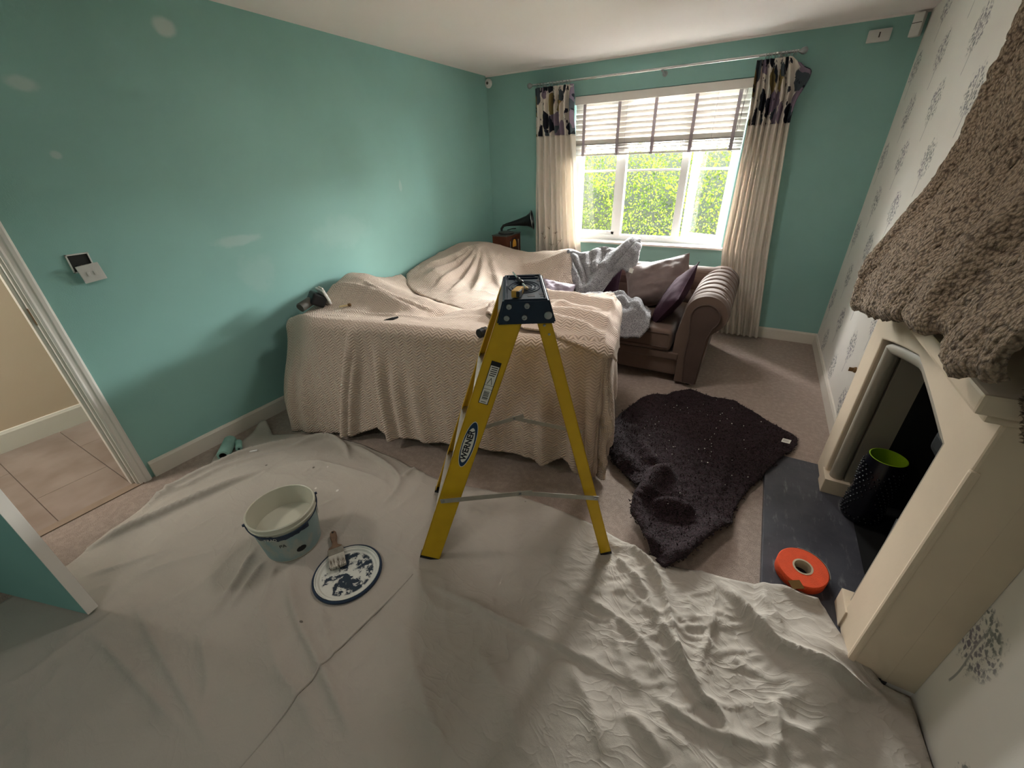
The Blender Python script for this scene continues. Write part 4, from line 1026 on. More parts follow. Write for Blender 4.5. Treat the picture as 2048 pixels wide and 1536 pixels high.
# back: upright with a rolled top
bkp = [(-.62, .24), (-.60, .45), (-.58, .55)] + [(-.50 + .105 * math.cos(a), .64 + .10 * math.sin(a)) for a in np.linspace(PI * 1.05, -.8, 20)] + [(-.43, .5), (-.42, .1)]
bm = bmesh.new(); prism(bm, [(p[0] - oy, p[1]) for p in bkp], .55 - ox, 2.62 - ox, 'x'); bk = link('backrest', mesh_of(bm), 'sofa_velvet', ws)
for (x, y) in ((.55, -1.3), (2.6, -1.33), (.55, -.5), (2.6, -.5)):
    latheo('foot', [(0, 0), (.02, 0), (.028, .03), (.034, .075), (0, .075)], 'dark_wood', ws, (x - ox, y - oy, 0), 14)
# cushions
def cushion(name, label, cen, ex, ey, w_, h_, t, m, seed, pip=None, wr=.008):
    e = thing(name, label, 'cushion', cen); e.matrix_world = basisM(cen, ex, ey)
    c = link('cover', pillow(w_, h_, t, seed=seed, wr=wr), m, e)
    u = np.linspace(-1, 1, 14); ring = [(w_ / 2 * a, h_ / 2 * (-1) * (1 - .07 * (1 - a * a)), 0) for a in u] + [(w_ / 2 * (1 - .07 * (1 - a * a)), h_ / 2 * a, 0) for a in u[1:]] + [(w_ / 2 * a, h_ / 2 * (1 - .07 * (1 - a * a)), 0) for a in u[::-1][1:]] + [(-w_ / 2 * (1 - .07 * (1 - a * a)), h_ / 2 * a, 0) for a in u[::-1][1:-1]]
    tubeo('piping', ring, .004, pip or m, e, 6, True)
    return e
cushion('cushion', 'large taupe satin cushion leaning on the sofa back beside the grey fleece', (2.17, -.84, .645), (.86, .06, .24), (-.16, .34, .62), .54, .40, .26, 'cushion_taupe', 3, wr=.02)
cushion('cushion', 'dark plum cushion propped against the rolled sofa arm', (2.36, -1.12, .62), (.10, .80, .36), (.42, -.30, .68), .46, .42, .14, 'cushion_plum', 8)
cushion('cushion', 'lilac striped cushion half hidden behind the top of the ladder', (1.38, -1.22, .53), (.9, .1, -.1), (.1, .6, .55), .30, .32, .14, 'cushion_lilac', 12, wr=.014)
cushion('cushion', 'dark plum cushion in shadow under the grey fleece at the sofa back', (1.62, -.78, .62), (1, .05, .0), (0, .4, .8), .44, .40, .14, 'cushion_plum', 15)
# grey fleece: hung over the sofa back and spilling on to the seat
fg = thing('throw_blanket', 'soft grey fleece blanket draped over the sofa back and seat by the cushions', 'blanket', (1.75, -.9, .6))
def fleece_back():
    # frame: x along sofa, v up the leaning back
    o = np.array([0, -1.10, .50]); e1 = np.array([1., 0, 0]); e2 = np.array([0, .56, .40]); L2 = np.linalg.norm(e2); e2 = e2 / L2; e3 = np.cross(e1, e2)
    poly = [(1.26, .48), (1.32, .51), (1.42, .49), (1.50, .52), (1.58, .58), (1.66, .59), (1.74, .57), (1.82, .66), (1.89, .75), (1.925, .70), (1.95, .60), (1.97, .48), (1.97, .38), (1.92, .32), (1.85, .36), (1.80, .22), (1.76, .06), (1.72, -.10), (1.62, -.10), (1.55, .02), (1.46, .18), (1.37, .38), (1.29, .55)]
    def h(X, Y):
        z = .03 + 0 * X
        for pts, a_, b_, am in (([(1.27, .48), (1.38, .34), (1.52, .15), (1.62, -.05)], .02, .03, .04), ([(1.34, .48), (1.44, .36), (1.55, .2), (1.62, .0)], .018, .025, .03), ([(1.46, .50), (1.52, .38), (1.60, .2)], .02, .03, .03),
                                ([(1.56, .56), (1.60, .42), (1.64, .25)], .03, .03, .035), ([(1.89, .74), (1.79, .50), (1.70, .25), (1.64, .0)], .03, .05, .06), ([(1.93, .66), (1.87, .48), (1.80, .3)], .02, .03, .04), ([(1.68, .57), (1.70, .45), (1.68, .3)], .03, .03, .03)):
            z = z + ridge(X, Y, pts, a_, b_, am, .12)
        return z + .01 * fbm(X * 8, Y * 6, 81) + .003 * fbm(X * 60, Y * 60, 83, 2)
    return poly_sheet(poly, .008, h, (o, e1, e2, e3))
o = link('draped_part', rel(fleece_back(), fg), 'fleece_grey', fg); solid(o, .018, 1)
def fleece_seat():
    poly = [(1.50, -1.55), (1.50, -1.2), (1.58, -1.0), (1.72, -.95), (1.88, -.98), (2.02, -1.02), (2.14, -1.10), (2.22, -1.20), (2.25, -1.35), (2.27, -1.46), (2.22, -1.54), (2.05, -1.56), (1.8, -1.6)]
    def h(X, Y):
        z = .50 + .07 * np.exp(-(((X - 1.85) / .22) ** 2 + ((Y + 1.25) / .2) ** 2))
        for pts, am in (([(1.55, -1.1), (1.8, -1.12), (2.0, -1.15), (2.2, -1.3)], .05), ([(1.6, -1.3), (1.85, -1.25), (2.1, -1.3), (2.22, -1.42)], .045), ([(1.85, -1.02), (1.98, -1.2), (2.0, -1.45)], .03), ([(2.05, -1.05), (2.12, -1.25), (2.1, -1.5)], .03)):
            z = z + ridge(X, Y, pts, .03, .035, am, .15)
        z = z - .10 * smooth01((-1.40 - Y) / .16)
        return z + .018 * fbm(X * 9, Y * 9, 91, 2) + .003 * fbm(X * 60, Y * 60, 93, 2)
    return poly_sheet(poly, .009, h)
o = link('seat_part', rel(fleece_seat(), fg), 'fleece_grey', fg); solid(o, .018, 1)
boxo('care_label', -.018, .018, -.001, .001, -.02, .02, 'sticker_white', fg, M=Mrt((1.955 - 1.75, -.86 + .9 - .05, .745 - .6), (-.5, .3, .3)))

# ================================================================== BROWN FLEECE on the carpet
def Z4(x, y): return floor_pt(1120 + x / 2.075, 440 + y / 2.075, .02)
bpoly = [Z4(*p) for p in ((440, 728), (470, 712), (540, 705), (620, 735), (720, 757), (770, 790), (810, 810), (870, 845), (930, 880), (985, 905), (980, 935), (960, 962), (900, 1010), (850, 1060), (790, 1110), (750, 1160), (718, 1215), (714, 1262), (690, 1285), (640, 1315), (560, 1385), (510, 1428), (430, 1445), (385, 1405), (345, 1340), (320, 1290), (290, 1240), (298, 1180), (330, 1125), (285, 1075), (225, 1020), (198, 960), (212, 880), (250, 822), (330, 760), (400, 727))]
def bh(X, Y):
    z = .016 + .010 * (fbm(X * 3, Y * 3, 101) + .6)
    for pts, a_, b_, am in ((((225, 1000), (212, 930), (240, 850), (330, 770), (440, 730)), .05, .05, .035), (((300, 1060), (250, 960), (280, 880), (330, 890)), .05, .05, .05), (((330, 900), (350, 960), (400, 1030)), .03, .04, .035),
                            (((330, 1130), (310, 1200), (345, 1320), (410, 1410)), .05, .06, .06), (((380, 1180), (350, 1140), (400, 1070), (490, 1075)), .04, .045, .07), (((380, 1190), (450, 1185), (520, 1210), (555, 1240)), .02, .05, .045),
                            (((410, 1425), (520, 1390), (640, 1290), (705, 1245)), .05, .05, .045), (((720, 765), (715, 860), (690, 1000), (640, 1200)), .02, .03, .018), (((985, 915), (880, 900), (770, 960)), .03, .04, .02), (((955, 960), (850, 1000), (760, 1120)), .03, .03, .022), (((440, 740), (480, 750), (500, 775)), .03, .03, .03)):
        z = z + ridge(X, Y, [Z4(*p) for p in pts], a_, b_, am, .2)
    # hollow between the folds near the camera
    c = Z4(470, 1240); z = z - .03 * np.exp(-(((X - c[0]) / .06) ** 2 + ((Y - c[1]) / .05) ** 2))
    # resting over the hearth
    z = z + .03 * smooth01((X - 3.13) / .03) * smooth01((-2.04 - Y) / .03)
    return np.maximum(z, .008) + .0035 * fbm(X * 50, Y * 50, 103, 2)
bb = thing('throw_blanket', 'dark brown fleece blanket dropped on the carpet, speckled with plaster dust', 'blanket', (2.8, -2.3, .01))
o = link('fleece', rel(poly_sheet(bpoly, .008, bh), bb), 'fleece_brown', bb); solid(o, .008, 1)
tf = tufts(o.data, 22000, .012, 9); tag(link('pile', tf, 'fleece_brown', bb), kind='stuff')
R_ = random.Random(5); bm = bmesh.new(); X_ = []
for _ in range(400):
    px, py = R_.uniform(300, 900), R_.uniform(750, 1250)
    if R_.random() > math.exp(-(((px - 500) / 220) ** 2 + ((py - 900) / 180) ** 2)) * .45: continue
    p = Z4(px, py)
    if not inside(np.array([p[0]]), np.array([p[1]]), bpoly)[0]: continue
    z = float(bh(np.array([p[0]]), np.array([p[1]]))[0]) + .014; s = R_.uniform(.0015, .004)
    bmesh.ops.create_icosphere(bm, subdivisions=1, radius=s, matrix=Matrix.Translation((p[0] - 2.8, p[1] + 2.3, z - .01)))
tag(link('plaster_crumbs', mesh_of(bm), 'sticker_white', bb, ), kind='stuff')
p = floor_pt(1571, 886, .06)
lb = boxo('care_label', -.022, .022, -.016, .016, -.001, .001, 'sticker_white', bb, M=Mrt((p[0] - 2.8, p[1] + 2.3, .065), (.25, -.15, -.3)))
for k in (-.006, .004): boxo('print', -.016, .014, k - .0015, k + .0015, .0012, .0016, 'grey_plastic', lb, M=Mrt((p[0] - 2.8, p[1] + 2.3, .065), (.25, -.15, -.3)))

# ================================================================== LADDER
A0 = np.array([1.85, -3.6]); eS = np.array([.865, .501]); eS = eS / np.linalg.norm(eS); eK = np.array([-eS[1], eS[0]])
lad = thing('step_ladder', 'yellow fibreglass step ladder with a dark blue top standing on the dust sheet', 'ladder', (A0[0], A0[1], .01), (0, 0, math.atan2(eS[1], eS[0])))
LZ = .01
# local frame: x = s (front legs at 0, rear legs at .8), y = k (width), z up
def rail(name, sb, st, kb, kt, zt, w_, flange, m, face):
    """channel section rail from floor (sb,kb) to top (st,kt); web faces outward (face=-1 near, +1 far)"""
    e = Vector((st - sb, kt - kb, zt)); L = e.length
    ez = e.normalized(); ex = Vector((1, 0, 0)); ex = (ex - ez * ex.dot(ez)).normalized(); ey = ez.cross(ex)
    M = Matrix(((ex.x, ey.x, ez.x, sb), (ex.y, ey.y, ez.y, kb), (ex.z, ey.z, ez.z, 0), (0, 0, 0, 1)))
    bm = bmesh.new(); t = .0035; f = -face * flange
    box(bm, -w_ / 2, w_ / 2, min(0, -face * t), max(0, -face * t), .012, L, .0008)
    for sx in (-1, 1):
        x0, x1 = sorted((sx * w_ / 2, sx * (w_ / 2 - t))); box(bm, x0, x1, min(0, f), max(0, f), .012, L, .0008)
    bmesh.ops.transform(bm, matrix=M, verts=bm.verts); r = link(name, mesh_of(bm), m, lad)
    bm = bmesh.new(); box(bm, -w_ / 2 - .002, w_ / 2 + .002, min(.002 * face, f * 1.1), max(.002 * face, f * 1.1), 0, .014, .002); bmesh.ops.transform(bm, matrix=M, verts=bm.verts)
    link('rubber_foot', mesh_of(bm), 'rubber_black', r)
    return r, M, L
ZT = 1.105
rn, MN, LN = rail('front_rail', -.004, .402, 0, .055, ZT + .02, .086, .030, 'fibreglass_yellow', -1)
rf, MF, LF = rail('front_rail', -.004, .402, .45, .375, ZT + .02, .086, .030, 'fibreglass_yellow', 1)
bn, MBN, _ = rail('rear_rail', .80, .506, 0, .055, ZT + .02, .048, .024, 'fibreglass_yellow', -1)
bf, MBF, _ = rail('rear_rail', .80, .506, .45, .375, ZT + .02, .048, .024, 'fibreglass_yellow', 1)
# treads
for i, z in enumerate((.28, .56, .84)):
    f = z / (ZT + .02); sc_ = -.004 + f * .406; k0 = f * .055 + .004; k1 = .45 - f * .075 - .004
    bm = bmesh.new(); box(bm, sc_ - .046, sc_ + .042, k0, k1, z - .003, z, .0008); box(bm, sc_ - .047, sc_ - .043, k0, k1, z - .030, z + .001, .0008); box(bm, sc_ + .038, sc_ + .042, k0, k1, z - .022, z, .0008)
    for j in range(7): box(bm, sc_ - .038 + j * .011, sc_ - .034 + j * .011, k0, k1, z, z + .0016)
    link('tread', mesh_of(bm), 'aluminium', lad)
for z in (.30, .62, .93):
    f = z / (ZT + .02); s_ = .80 - f * .294; bm = bmesh.new(); box(bm, s_ - .012, s_ + .012, f * .055 + .004, .45 - f * .075 - .004, z - .012, z + .012, .003)
    link('rear_bar', mesh_of(bm), 'aluminium', lad)
# spreader braces (two hinged bars each side)
for k, pts in ((-.006, ((.100, .362), (.416, .392), (.725, .352))), (.452, ((.11, .365), (.40, .455), (.735, .360)))):
    for (a, b_) in ((pts[0], pts[1]), (pts[1], pts[2])):
        d = Vector((b_[0] - a[0], 0, b_[1] - a[1])); L = d.length; ex = d.normalized(); ez = Vector((0, -1, 0)).cross(ex) * -1
        M = basisM((a[0], k, a[1]), ex, (0, 1, 0)); ov = .035 if a is pts[0] else .02
        br = boxo('brace', -.012, L + (.05 if a is pts[0] else .012), -.0012 - (.003 if a is pts[0] else 0), .0012 - (.003 if a is pts[0] else 0), -.011, .011, 'brace_zinc', lad, bev=.0006, M=M)
        for q in (0., L):
            latheo('rivet', [(0, .004), (.005, .003), (.006, 0), (0, 0)], 'dull_steel', br, seg=10, M=Mrt((a[0] + ex.x * q, k - .004, a[1] + ex.z * q), (PI / 2, 0, 0)))
# top cap
cap = thing('x', None, None); cap.name = 'top_cap_frame'; cap.parent = lad
bpy.data.objects.remove(cap)
def topcap():
    k0, k1 = .042, .385; z1 = 1.182; z0 = 1.098
    bm = bmesh.new()
    # tapered body: wide at apron bottom
    low = [(.352, k0 - .004), (.552, k0 - .004), (.552, k1 + .004), (.352, k1 + .004)]; hi = [(.376, k0), (.528, k0), (.528, k1), (.376, k1)]
    t = .006
    def ring(pts, z): return [bm.verts.new((x, y, z)) for x, y in pts]
    def ins(pts, d):
        cx = sum(p[0] for p in pts) / 4; cy = sum(p[1] for p in pts) / 4
        return [(p[0] - math.copysign(d, p[0] - cx), p[1] - math.copysign(d, p[1] - cy)) for p in pts]
    a = ring(low, z0); b_ = ring(hi, z1); c = ring(ins(hi, .012), z1); d = ring(ins(hi, .015), z1 - .008); e = ring(ins(low, t), z0); f = ring(ins(hi, t), z1 - .02)
    for p, q in ((a, b_), (b_, c), (c, d), (e, a), (f, e)):
        for i in range(4): bm.faces.new((p[i], p[(i + 1) % 4], q[(i + 1) % 4], q[i]))
    bm.faces.new(d); bm.faces.new(f[::-1])
    bmesh.ops.bevel(bm, geom=[ed for ed in bm.edges if all(v in b_ or v in a for v in ed.verts)], offset=.006, segments=3, affect='EDGES')
    return mesh_of(bm)
cap = link('top_cap', topcap(), 'ladder_blue', lad)
def cpl(name, m, fn, smooth=False):
    bm = bmesh.new(); fn(bm); return link(name, mesh_of(bm, smooth), m, cap)
zt_ = 1.1745
cpl('deck_plate', 'ladder_blue_top', lambda bm: box(bm, .392, .512, .058, .369, zt_ - .002, zt_ + .0015, .001))
def moulded(bm):
    for r in (.034, .048, .062):
        tube(bm, [(.452 + r * .9 * math.cos(a), .215 + r * 1.25 * math.sin(a), zt_ + .002) for a in np.linspace(0, 2 * PI, 36, endpoint=False)], .0028, 6, True)
    for b_ in ((.395, .509, .330, .334), (.395, .50, .362, .366), (.395, .399, .33, .366)): box(bm, b_[0], b_[1], b_[2], b_[3], zt_, zt_ + .008, .001)
cpl('moulded_ribs', 'ladder_blue', moulded, True)
def holes(bm):
    box(bm, .402, .492, .337, .358, zt_ + .001, zt_ + .0022)
    for (x, y, a, b_) in ((.472, .105, .012, .012), (.509, .125, .010, .010), (.512, .098, .010, .006), (.512, .30, .010, .012), (.505, .35, .012, .006)): box(bm, x - a, x + a, y - b_, y + b_, zt_ + .001, zt_ + .0024)
    lathe(bm, [(0, .0024), (.026, .0024), (.026, .0), (0, 0)], 24, Mrt((.452, .215, zt_), (0, 0, 0)))
cpl('tool_holes', 'sticker_black', holes)
for (s_, z) in ((.396, 1.160), (.455, 1.161), (.387, 1.122), (.446, 1.1225)):
    latheo('rivet', [(0, .0012), (.003, .0015), (.0035, .004), (.0085, .0035), (.010, .001), (.010, 0), (0, 0)], 'dull_steel', cap, seg=20, M=Mrt((s_, .0405 - .003 * (1.18 - z) / .08, z), (PI / 2, 0, 0)))
latheo('pivot_bolt', [(0, .005), (.009, .005), (.013, .0035), (.014, 0), (0, 0)], 'dull_steel', cap, seg=24, M=Mrt((.524, .038, 1.128), (PI / 2, 0, 0)))
for (s_, z) in ((.513, 1.088), (.530, 1.055)): latheo('rivet', [(0, .003), (.004, .002), (.005, 0), (0, 0)], 'dull_steel', bn, seg=12, M=Mrt((s_, .052, z), (PI / 2, 0, 0)))
# badge and warning sticker on the near rail web (rail frame: x across, z along)
def on_rail(x, z, rot=0.): # transform placing XY-plane art on the outer web, +y up the rail
    return MN @ Matrix.Translation((x, -.0006, z)) @ Matrix.Rotation(PI / 2, 4, 'X') @ Matrix.Rotation(rot, 4, 'Z')
def ellipse(bm, a, b_, z, M, n=48, pw=1.):
    vs = [bm.verts.new(M @ Vector((a * math.copysign(abs(math.cos(t)) ** pw, math.cos(t)), b_ * math.sin(t), z))) for t in np.linspace(0, 2 * PI, n, endpoint=False)]; return bm.faces.new(vs)
zb = .655
bm = bmesh.new(); ellipse(bm, .0255, .110, .0006, on_rail(.001, zb)); badge = link('badge', mesh_of(bm), 'sticker_white', rn)
bm = bmesh.new(); ellipse(bm, .0235, .107, .0009, on_rail(.001, zb)); link('badge_border', mesh_of(bm), 'badge_blue', rn)
bm = bmesh.new(); ellipse(bm, .0190, .083, .0012, on_rail(.0, zb - .003)); link('badge_centre', mesh_of(bm), 'sticker_white', rn)
text_mesh('WERNER', .0345, 'sticker_black', 'lettering', rn, on_rail(-.0005, zb - .003, PI / 2) @ Matrix.Translation((0, 0, .0016)) @ Matrix.Diagonal((1.02, .92, 1, 1)), .0002, .0011)
Ms = on_rail(.004, .935)
def rect(bm, x0, x1, y0, y1, z): bm.faces.new([bm.verts.new(Ms @ Vector(p)) for p in ((x0, y0, z), (x1, y0, z), (x1, y1, z), (x0, y1, z))])
bm = bmesh.new(); rect(bm, -.018, .018, -.088, .088, .0006); link('warning_label', mesh_of(bm), 'sticker_black', rn)
bm = bmesh.new(); rect(bm, -.0155, .0155, -.0855, .070, .0009); link('label_face', mesh_of(bm), 'sticker_white', rn)
bm = bmesh.new()
for i in range(5): rect(bm, -.012 + (.002 if i % 2 else 0), .012 - (.003 if i == 4 else 0), .062 - i * .008, .0655 - i * .008, .0012)
for a, b_ in (((-.009, -.004), (0, .022)), ((0, .022), (.008, -.004))):
    d = Vector((b_[0] - a[0], b_[1] - a[1], 0)); nrm = Vector((-d.y, d.x, 0)).normalized() * .001
    bm.faces.new([bm.verts.new(Ms @ (Vector((p[0], p[1], .0012)) + k * nrm)) for p, k in ((a, -1), (b_, -1), (b_, 1), (a, 1))])
rect(bm, -.0155, .0155, -.0095, -.008, .0012); rect(bm, -.0155, .0155, -.025, -.0235, .0012)
for i, wd in enumerate((2, 1, 3, 1, 2, 2, 1, 3, 1, 1, 2, 3, 1, 2)):
    y = -.034 - i * .0026; rect(bm, -.0105, .0105, y - wd * .0004, y + wd * .0004, .0012)
rect(bm, -.010, .009, -.080, -.0775, .0012)
link('label_print', mesh_of(bm), 'sticker_black', rn)
# tools on the ladder top
def lad_pt(s_, k, z): p = A0 + s_ * eS + k * eK; return (float(p[0]), float(p[1]), z)
zc = 1.187
kn = thing('utility_knife', 'yellow and black trimming knife lying on the blue ladder top', 'knife', lad_pt(.427, .105, zc + .012)); kn.rotation_euler = (.0, .1, math.atan2(eS[1], eS[0]) + 1.35)
boxo('body', -.05, .045, -.013, .013, -.010, .014, 'amber_plastic', kn, bev=.006); boxo('grip', -.052, -.002, -.016, -.004, -.008, .012, 'black_plastic', kn, bev=.004); boxo('nose', .043, .06, -.008, .008, -.006, .008, 'dull_steel', kn, bev=.002)
sd = thing('screwdriver', 'thin steel screwdriver lying across the blue ladder top', 'screwdriver', lad_pt(.452, .20, zc + .008)); sd.rotation_euler = (0, 0, math.atan2(eS[1], eS[0]) + 1.80)
tubeo('shaft', [(-.02, 0, 0), (.17, 0, .01)], .0032, 'chrome', sd, 8); latheo('handle', [(0, 0), (.007, .002), (.009, .02), (.006, .045), (.0085, .06), (.004, .066), (0, .066)], 'black_plastic', sd, seg=12, M=Mrt((.03, 0, .003), (0, PI / 2, 0)))
latheo('tip', [(0, 0), (.005, .001), (.006, .012), (.003, .018), (0, .018)], 'pale_wood', sd, seg=10, M=Mrt((-.022, 0, 0), (0, -PI / 2, 0)))

# ================================================================== PAINT BUCKET, LID, BRUSH
SH = .0095
bc = thing('paint_bucket', 'open white paint bucket with a pale blue label standing on the dust sheet', 'bucket', (1.205, -3.835, SH))
rb, rt, hb = .118, .142, .235
latheo('tub', [(0, 0), (rb - .004, 0), (rb, .006), (rb + (rt - rb) * .86, hb * .86), (rt + .003, hb * .865), (rt + .003, hb * .885), (rt + .001, hb * .89), (rt + .001, hb * .95), (rt + .004, hb * .955), (rt + .004, hb * .985), (rt, hb), (rt - .004, hb * .99), (rt - .006, hb * .9), (rt - .012, .13), (0, .13)], 'bucket_white', bc, seg=64)
def band(name, z0, z1, off, a0, a1, m, wav=0):
    n = 60; A = np.linspace(a0, a1, n); zz = np.linspace(0, 1, 6); U, V = np.meshgrid(A, zz, indexing='ij'); Z = z0 + (z1 - z0) * V + wav * .01 * fbm(U * 5, V * 0, 3)
    R = rb + (rt - rb) * Z / hb + off; return link(name, grid_mesh(np.stack([R * np.cos(U), R * np.sin(U), Z], -1)), m, bc)
band('label', .012, .185, .0012, -PI, PI * .999, 'bucket_label'); band('label_stripe', .160, .184, .0022, -2.9, .2, 'bucket_navy', 1)
band('paint_drip', .15, .234, .006, .85, 1.1, 'bucket_navy', 2)
dirc = math.atan2(CAM[1] + 3.835, CAM[0] - 1.205)
def btext(s, a, z, size, m, name):
    R = rb + (rt - rb) * z / hb + .0045; ca, sa = math.cos(a), math.sin(a)
    M = Matrix(((-sa, 0, ca, R * ca), (ca, 0, sa, R * sa), (0, 1, 0, z), (0, 0, 0, 1))); text_mesh(s, size, m, name, bc, M, .0001)
btext('TRAD', dirc - .62, .170, .021, 'sticker_white', 'lettering'); btext('PA', dirc - .36, .120, .024, 'sticker_black', 'lettering')
R = rb + (rt - rb) * .055 / hb + .003; a = dirc + .12
bm = bmesh.new(); M = Matrix(((-math.sin(a), 0, math.cos(a), R * math.cos(a)), (math.cos(a), 0, math.sin(a), R * math.sin(a)), (0, 1, 0, .06), (0, 0, 0, 1)))
ellipse(bm, .021, .015, 0, M, 24); link('round_emblem', mesh_of(bm), 'sticker_black', bc)
# wire handle lying against the side
hp = []
for t in np.linspace(0, 1, 40):
    an = math.radians(-111.5 + 180 * t); dz = -.034 * math.sin(PI * t) ** .7
    Rr = rt + .006 - .004 * math.sin(PI * t); hp.append((Rr * math.cos(an), Rr * math.sin(an), hb * .93 + dz))
tubeo('handle', hp, .0025, 'bucket_navy', bc, 6)
for q in (hp[0], hp[-1]): latheo('lug', [(0, .014), (.006, .013), (.007, 0), (0, 0)], 'bucket_navy', bc, seg=10, M=Mrt((q[0] * .97, q[1] * .97, q[2]), (0, PI / 2, math.atan2(q[1], q[0]))))
n = 50; tube_pts = [(rt * math.cos(a) * 1.012, rt * math.sin(a) * 1.012, hb * .97) for a in np.linspace(PI * .72, PI * 1.35, 24)]
tubeo('rim_smear', tube_pts, [.001 + .003 * math.sin(PI * i / 23) for i in range(24)], 'bucket_navy', bc, 6)
ld = thing('bucket_lid', 'round white bucket lid smeared with dark paint beside the bucket', 'lid', (1.575, -3.832, SH))
latheo('rim', [(.143, 0), (.147, .004), (.147, .012), (.143, .016), (.137, .016)], 'bucket_navy', ld, seg=64)
latheo('disc', [(0, .003), (.118, .003), (.124, .010), (.130, .010), (.134, .016), (.139, .016), (.142, .010), (.142, .001), (0, .0)], 'lid_painted', ld, seg=64)
pb = thing('paint_brush', 'wide flat paint brush resting on the edge of the bucket lid', 'brush', (1.468, -3.80, SH + .024))
v0 = np.array(floor_pt(668, 1120, .03)); v1 = np.array(floor_pt(658, 1060, .05)); dd = v1 - v0
pb.rotation_euler = (.0, 0, math.atan2(dd[1], dd[0]) - PI / 2)
boxo('bristles', -.034, .034, -.072, .0, -.008, .008, 'bristle', pb, bev=.004); boxo('ferrule', -.034, .034, -.002, .035, -.010, .010, 'brush_ferrule', pb, bev=.004)
bm = bmesh.new(); pr = [(-.030, .033), (.030, .033), (.030, .045), (.014, .058), (.011, .075), (.016, .11), (.014, .14), (.006, .152), (-.006, .152), (-.014, .14), (-.016, .11), (-.011, .075), (-.014, .058), (-.030, .045)]
prism(bm, pr, -.008, .008, 'z', bev=.004); link('handle', mesh_of(bm, False), 'brush_handle', pb)
latheo('hanging_hole', [(0, .0092), (.005, .0092), (.005, .007), (0, .007)], 'sticker_black', pb, (0, .138, 0), 14)

# ================================================================== ROLLERS by the left skirting
def at2(x, y, z): p = floor_pt(x, y, z); return np.array([p[0], p[1], z])
a = at2(446, 912, .05); b_ = at2(463, 876, .05); d = (b_ - a); d = d / np.linalg.norm(d)
rl = thing('roller_sleeve', 'fat teal-stained paint roller sleeve lying by the left skirting', 'paint roller', tuple(a)); rl.rotation_euler = (0, PI / 2, math.atan2(d[1], d[0]))
latheo('nap', [(.021, 0), (.033, .002), (.036, .008), (.036, .17), (.033, .178), (.021, .18)], 'roller_nap', rl, seg=32)
latheo('core', [(.0215, 0), (.019, .002), (.019, .178), (.0215, .18)], 'slot_dark', rl, seg=24)
a = at2(478, 898, .045)
mr = thing('mini_roller_sleeve', 'small teal-stained mini roller sleeve beside the fat one', 'paint roller', tuple(a)); mr.rotation_euler = (0, PI / 2, math.atan2(d[1], d[0]) + .25)
latheo('nap', [(.006, 0), (.016, .001), (.019, .006), (.019, .035), (.016, .045), (.019, .055), (.019, .09), (.014, .098), (.006, .099)], 'roller_nap', mr, seg=20)
a = at2(496, 903, .03)
sc3 = thing('paint_tool', 'black and white plastic roller handle end poking from the dust sheet', 'paint roller', tuple(a), (0, 0, .75))
tubeo('grip', [(-.03, -.02, .0), (-.015, .004, .006), (.01, .008, .006), (.03, .006, .004)], [.006, .009, .009, .006], 'black_plastic', sc3, 10)
tubeo('shaft', [(-.005, -.012, .004), (.03, -.014, .006), (.06, -.012, .006)], .006, 'plastic_white', sc3, 8)

# ================================================================== TOOLS on the throw
def topz(x, y):
    p = np.array([x, y]) - O0; a_ = float(p @ dS); t0 = .035 + .16 * (1 - smooth01(np.array(a_ / .38))); b_ = float(p @ dT) - float(t0)
    X, Y, Z = drape(np.array([a_]), np.array([b_])); return float(Z[0]) + .006
def surf_at(px, py, z0=.8):
    z = z0
    for _ in range(12): x, y = floor_pt(px, py, z); z = .5 * z + .5 * topz(x, y)
    return x, y, z
x, y, z = surf_at(640, 612)
sn = thing('power_sander', 'black palm sander with dust canister, lying on the left end of the throw', 'power tool', (x, y, z + .05), (0, 0, .0))
cv = np.array([CAM[0] - x, CAM[1] - y]); cv /= np.linalg.norm(cv); rt_ = math.atan2(cv[1], cv[0]) + PI / 2   # +x to picture right
sn.rotation_euler = (0, 0, rt_)
tubeo('dust_canister', [(-.050, -.010, -.004), (-.052, -.012, -.004), (-.122, -.066, -.024), (-.124, -.068, -.025)], [.026, .031, .031, .026], 'grey_plastic', sn, 24)
bm = bmesh.new(); box(bm, -.058, .042, -.048, .048, -.045, .038, .024, M=Mrt((0, 0, .0), (.1, .55, .35)), seg=5); link('body', mesh_of(bm, True), 'black_plastic', sn)
bm = bmesh.new(); box(bm, .036, .052, -.055, .055, -.058, .055, .008, M=Mrt((0, 0, .0), (.1, .55 - .9, .35)), seg=3); link('sanding_pad', mesh_of(bm), 'plastic_white', sn)
bm = bmesh.new(); box(bm, .05, .062, -.03, .03, -.05, .062, .006, M=Mrt((0, 0, .0), (.1, .55 - .9, .35)), seg=3); link('sanding_sheet', mesh_of(bm), 'cloth_rag', sn)
tubeo('neck', [(.0, .0, .0), (-.055, -.014, -.002)], [.032, .022], 'black_plastic', sn, 16)
x, y, z = surf_at(690, 615)
sb = thing('small_brush', 'small cream and brown wooden stick brush beside the sander', 'brush', (x, y, z + .012), (0, 0, rt_))
boxo('handle', -.035, .02, -.009, .009, -.004, .006, 'pale_wood', sb, bev=.003); latheo('knob', [(0, 0), (.008, .002), (.011, .012), (.011, .02), (.006, .026), (0, .028)], 'brass_dark', sb, seg=14, M=Mrt((.018, 0, .002), (0, PI / 2, 0)))
x, y, z = surf_at(782, 642)
fl = thing('filling_knife', 'slim black plastic handled knife lying on the crest of the throw', 'knife', (x, y, z + .010), (0, 0, rt_ + .35))
bm = bmesh.new(); prism(bm, [(-.05, -.010), (.02, -.008), (.05, -.003), (.055, .003), (.02, .008), (-.05, .010), (-.056, .0)], -.006, .007, 'z', bev=.003); link('handle', mesh_of(bm), 'black_plastic', fl)
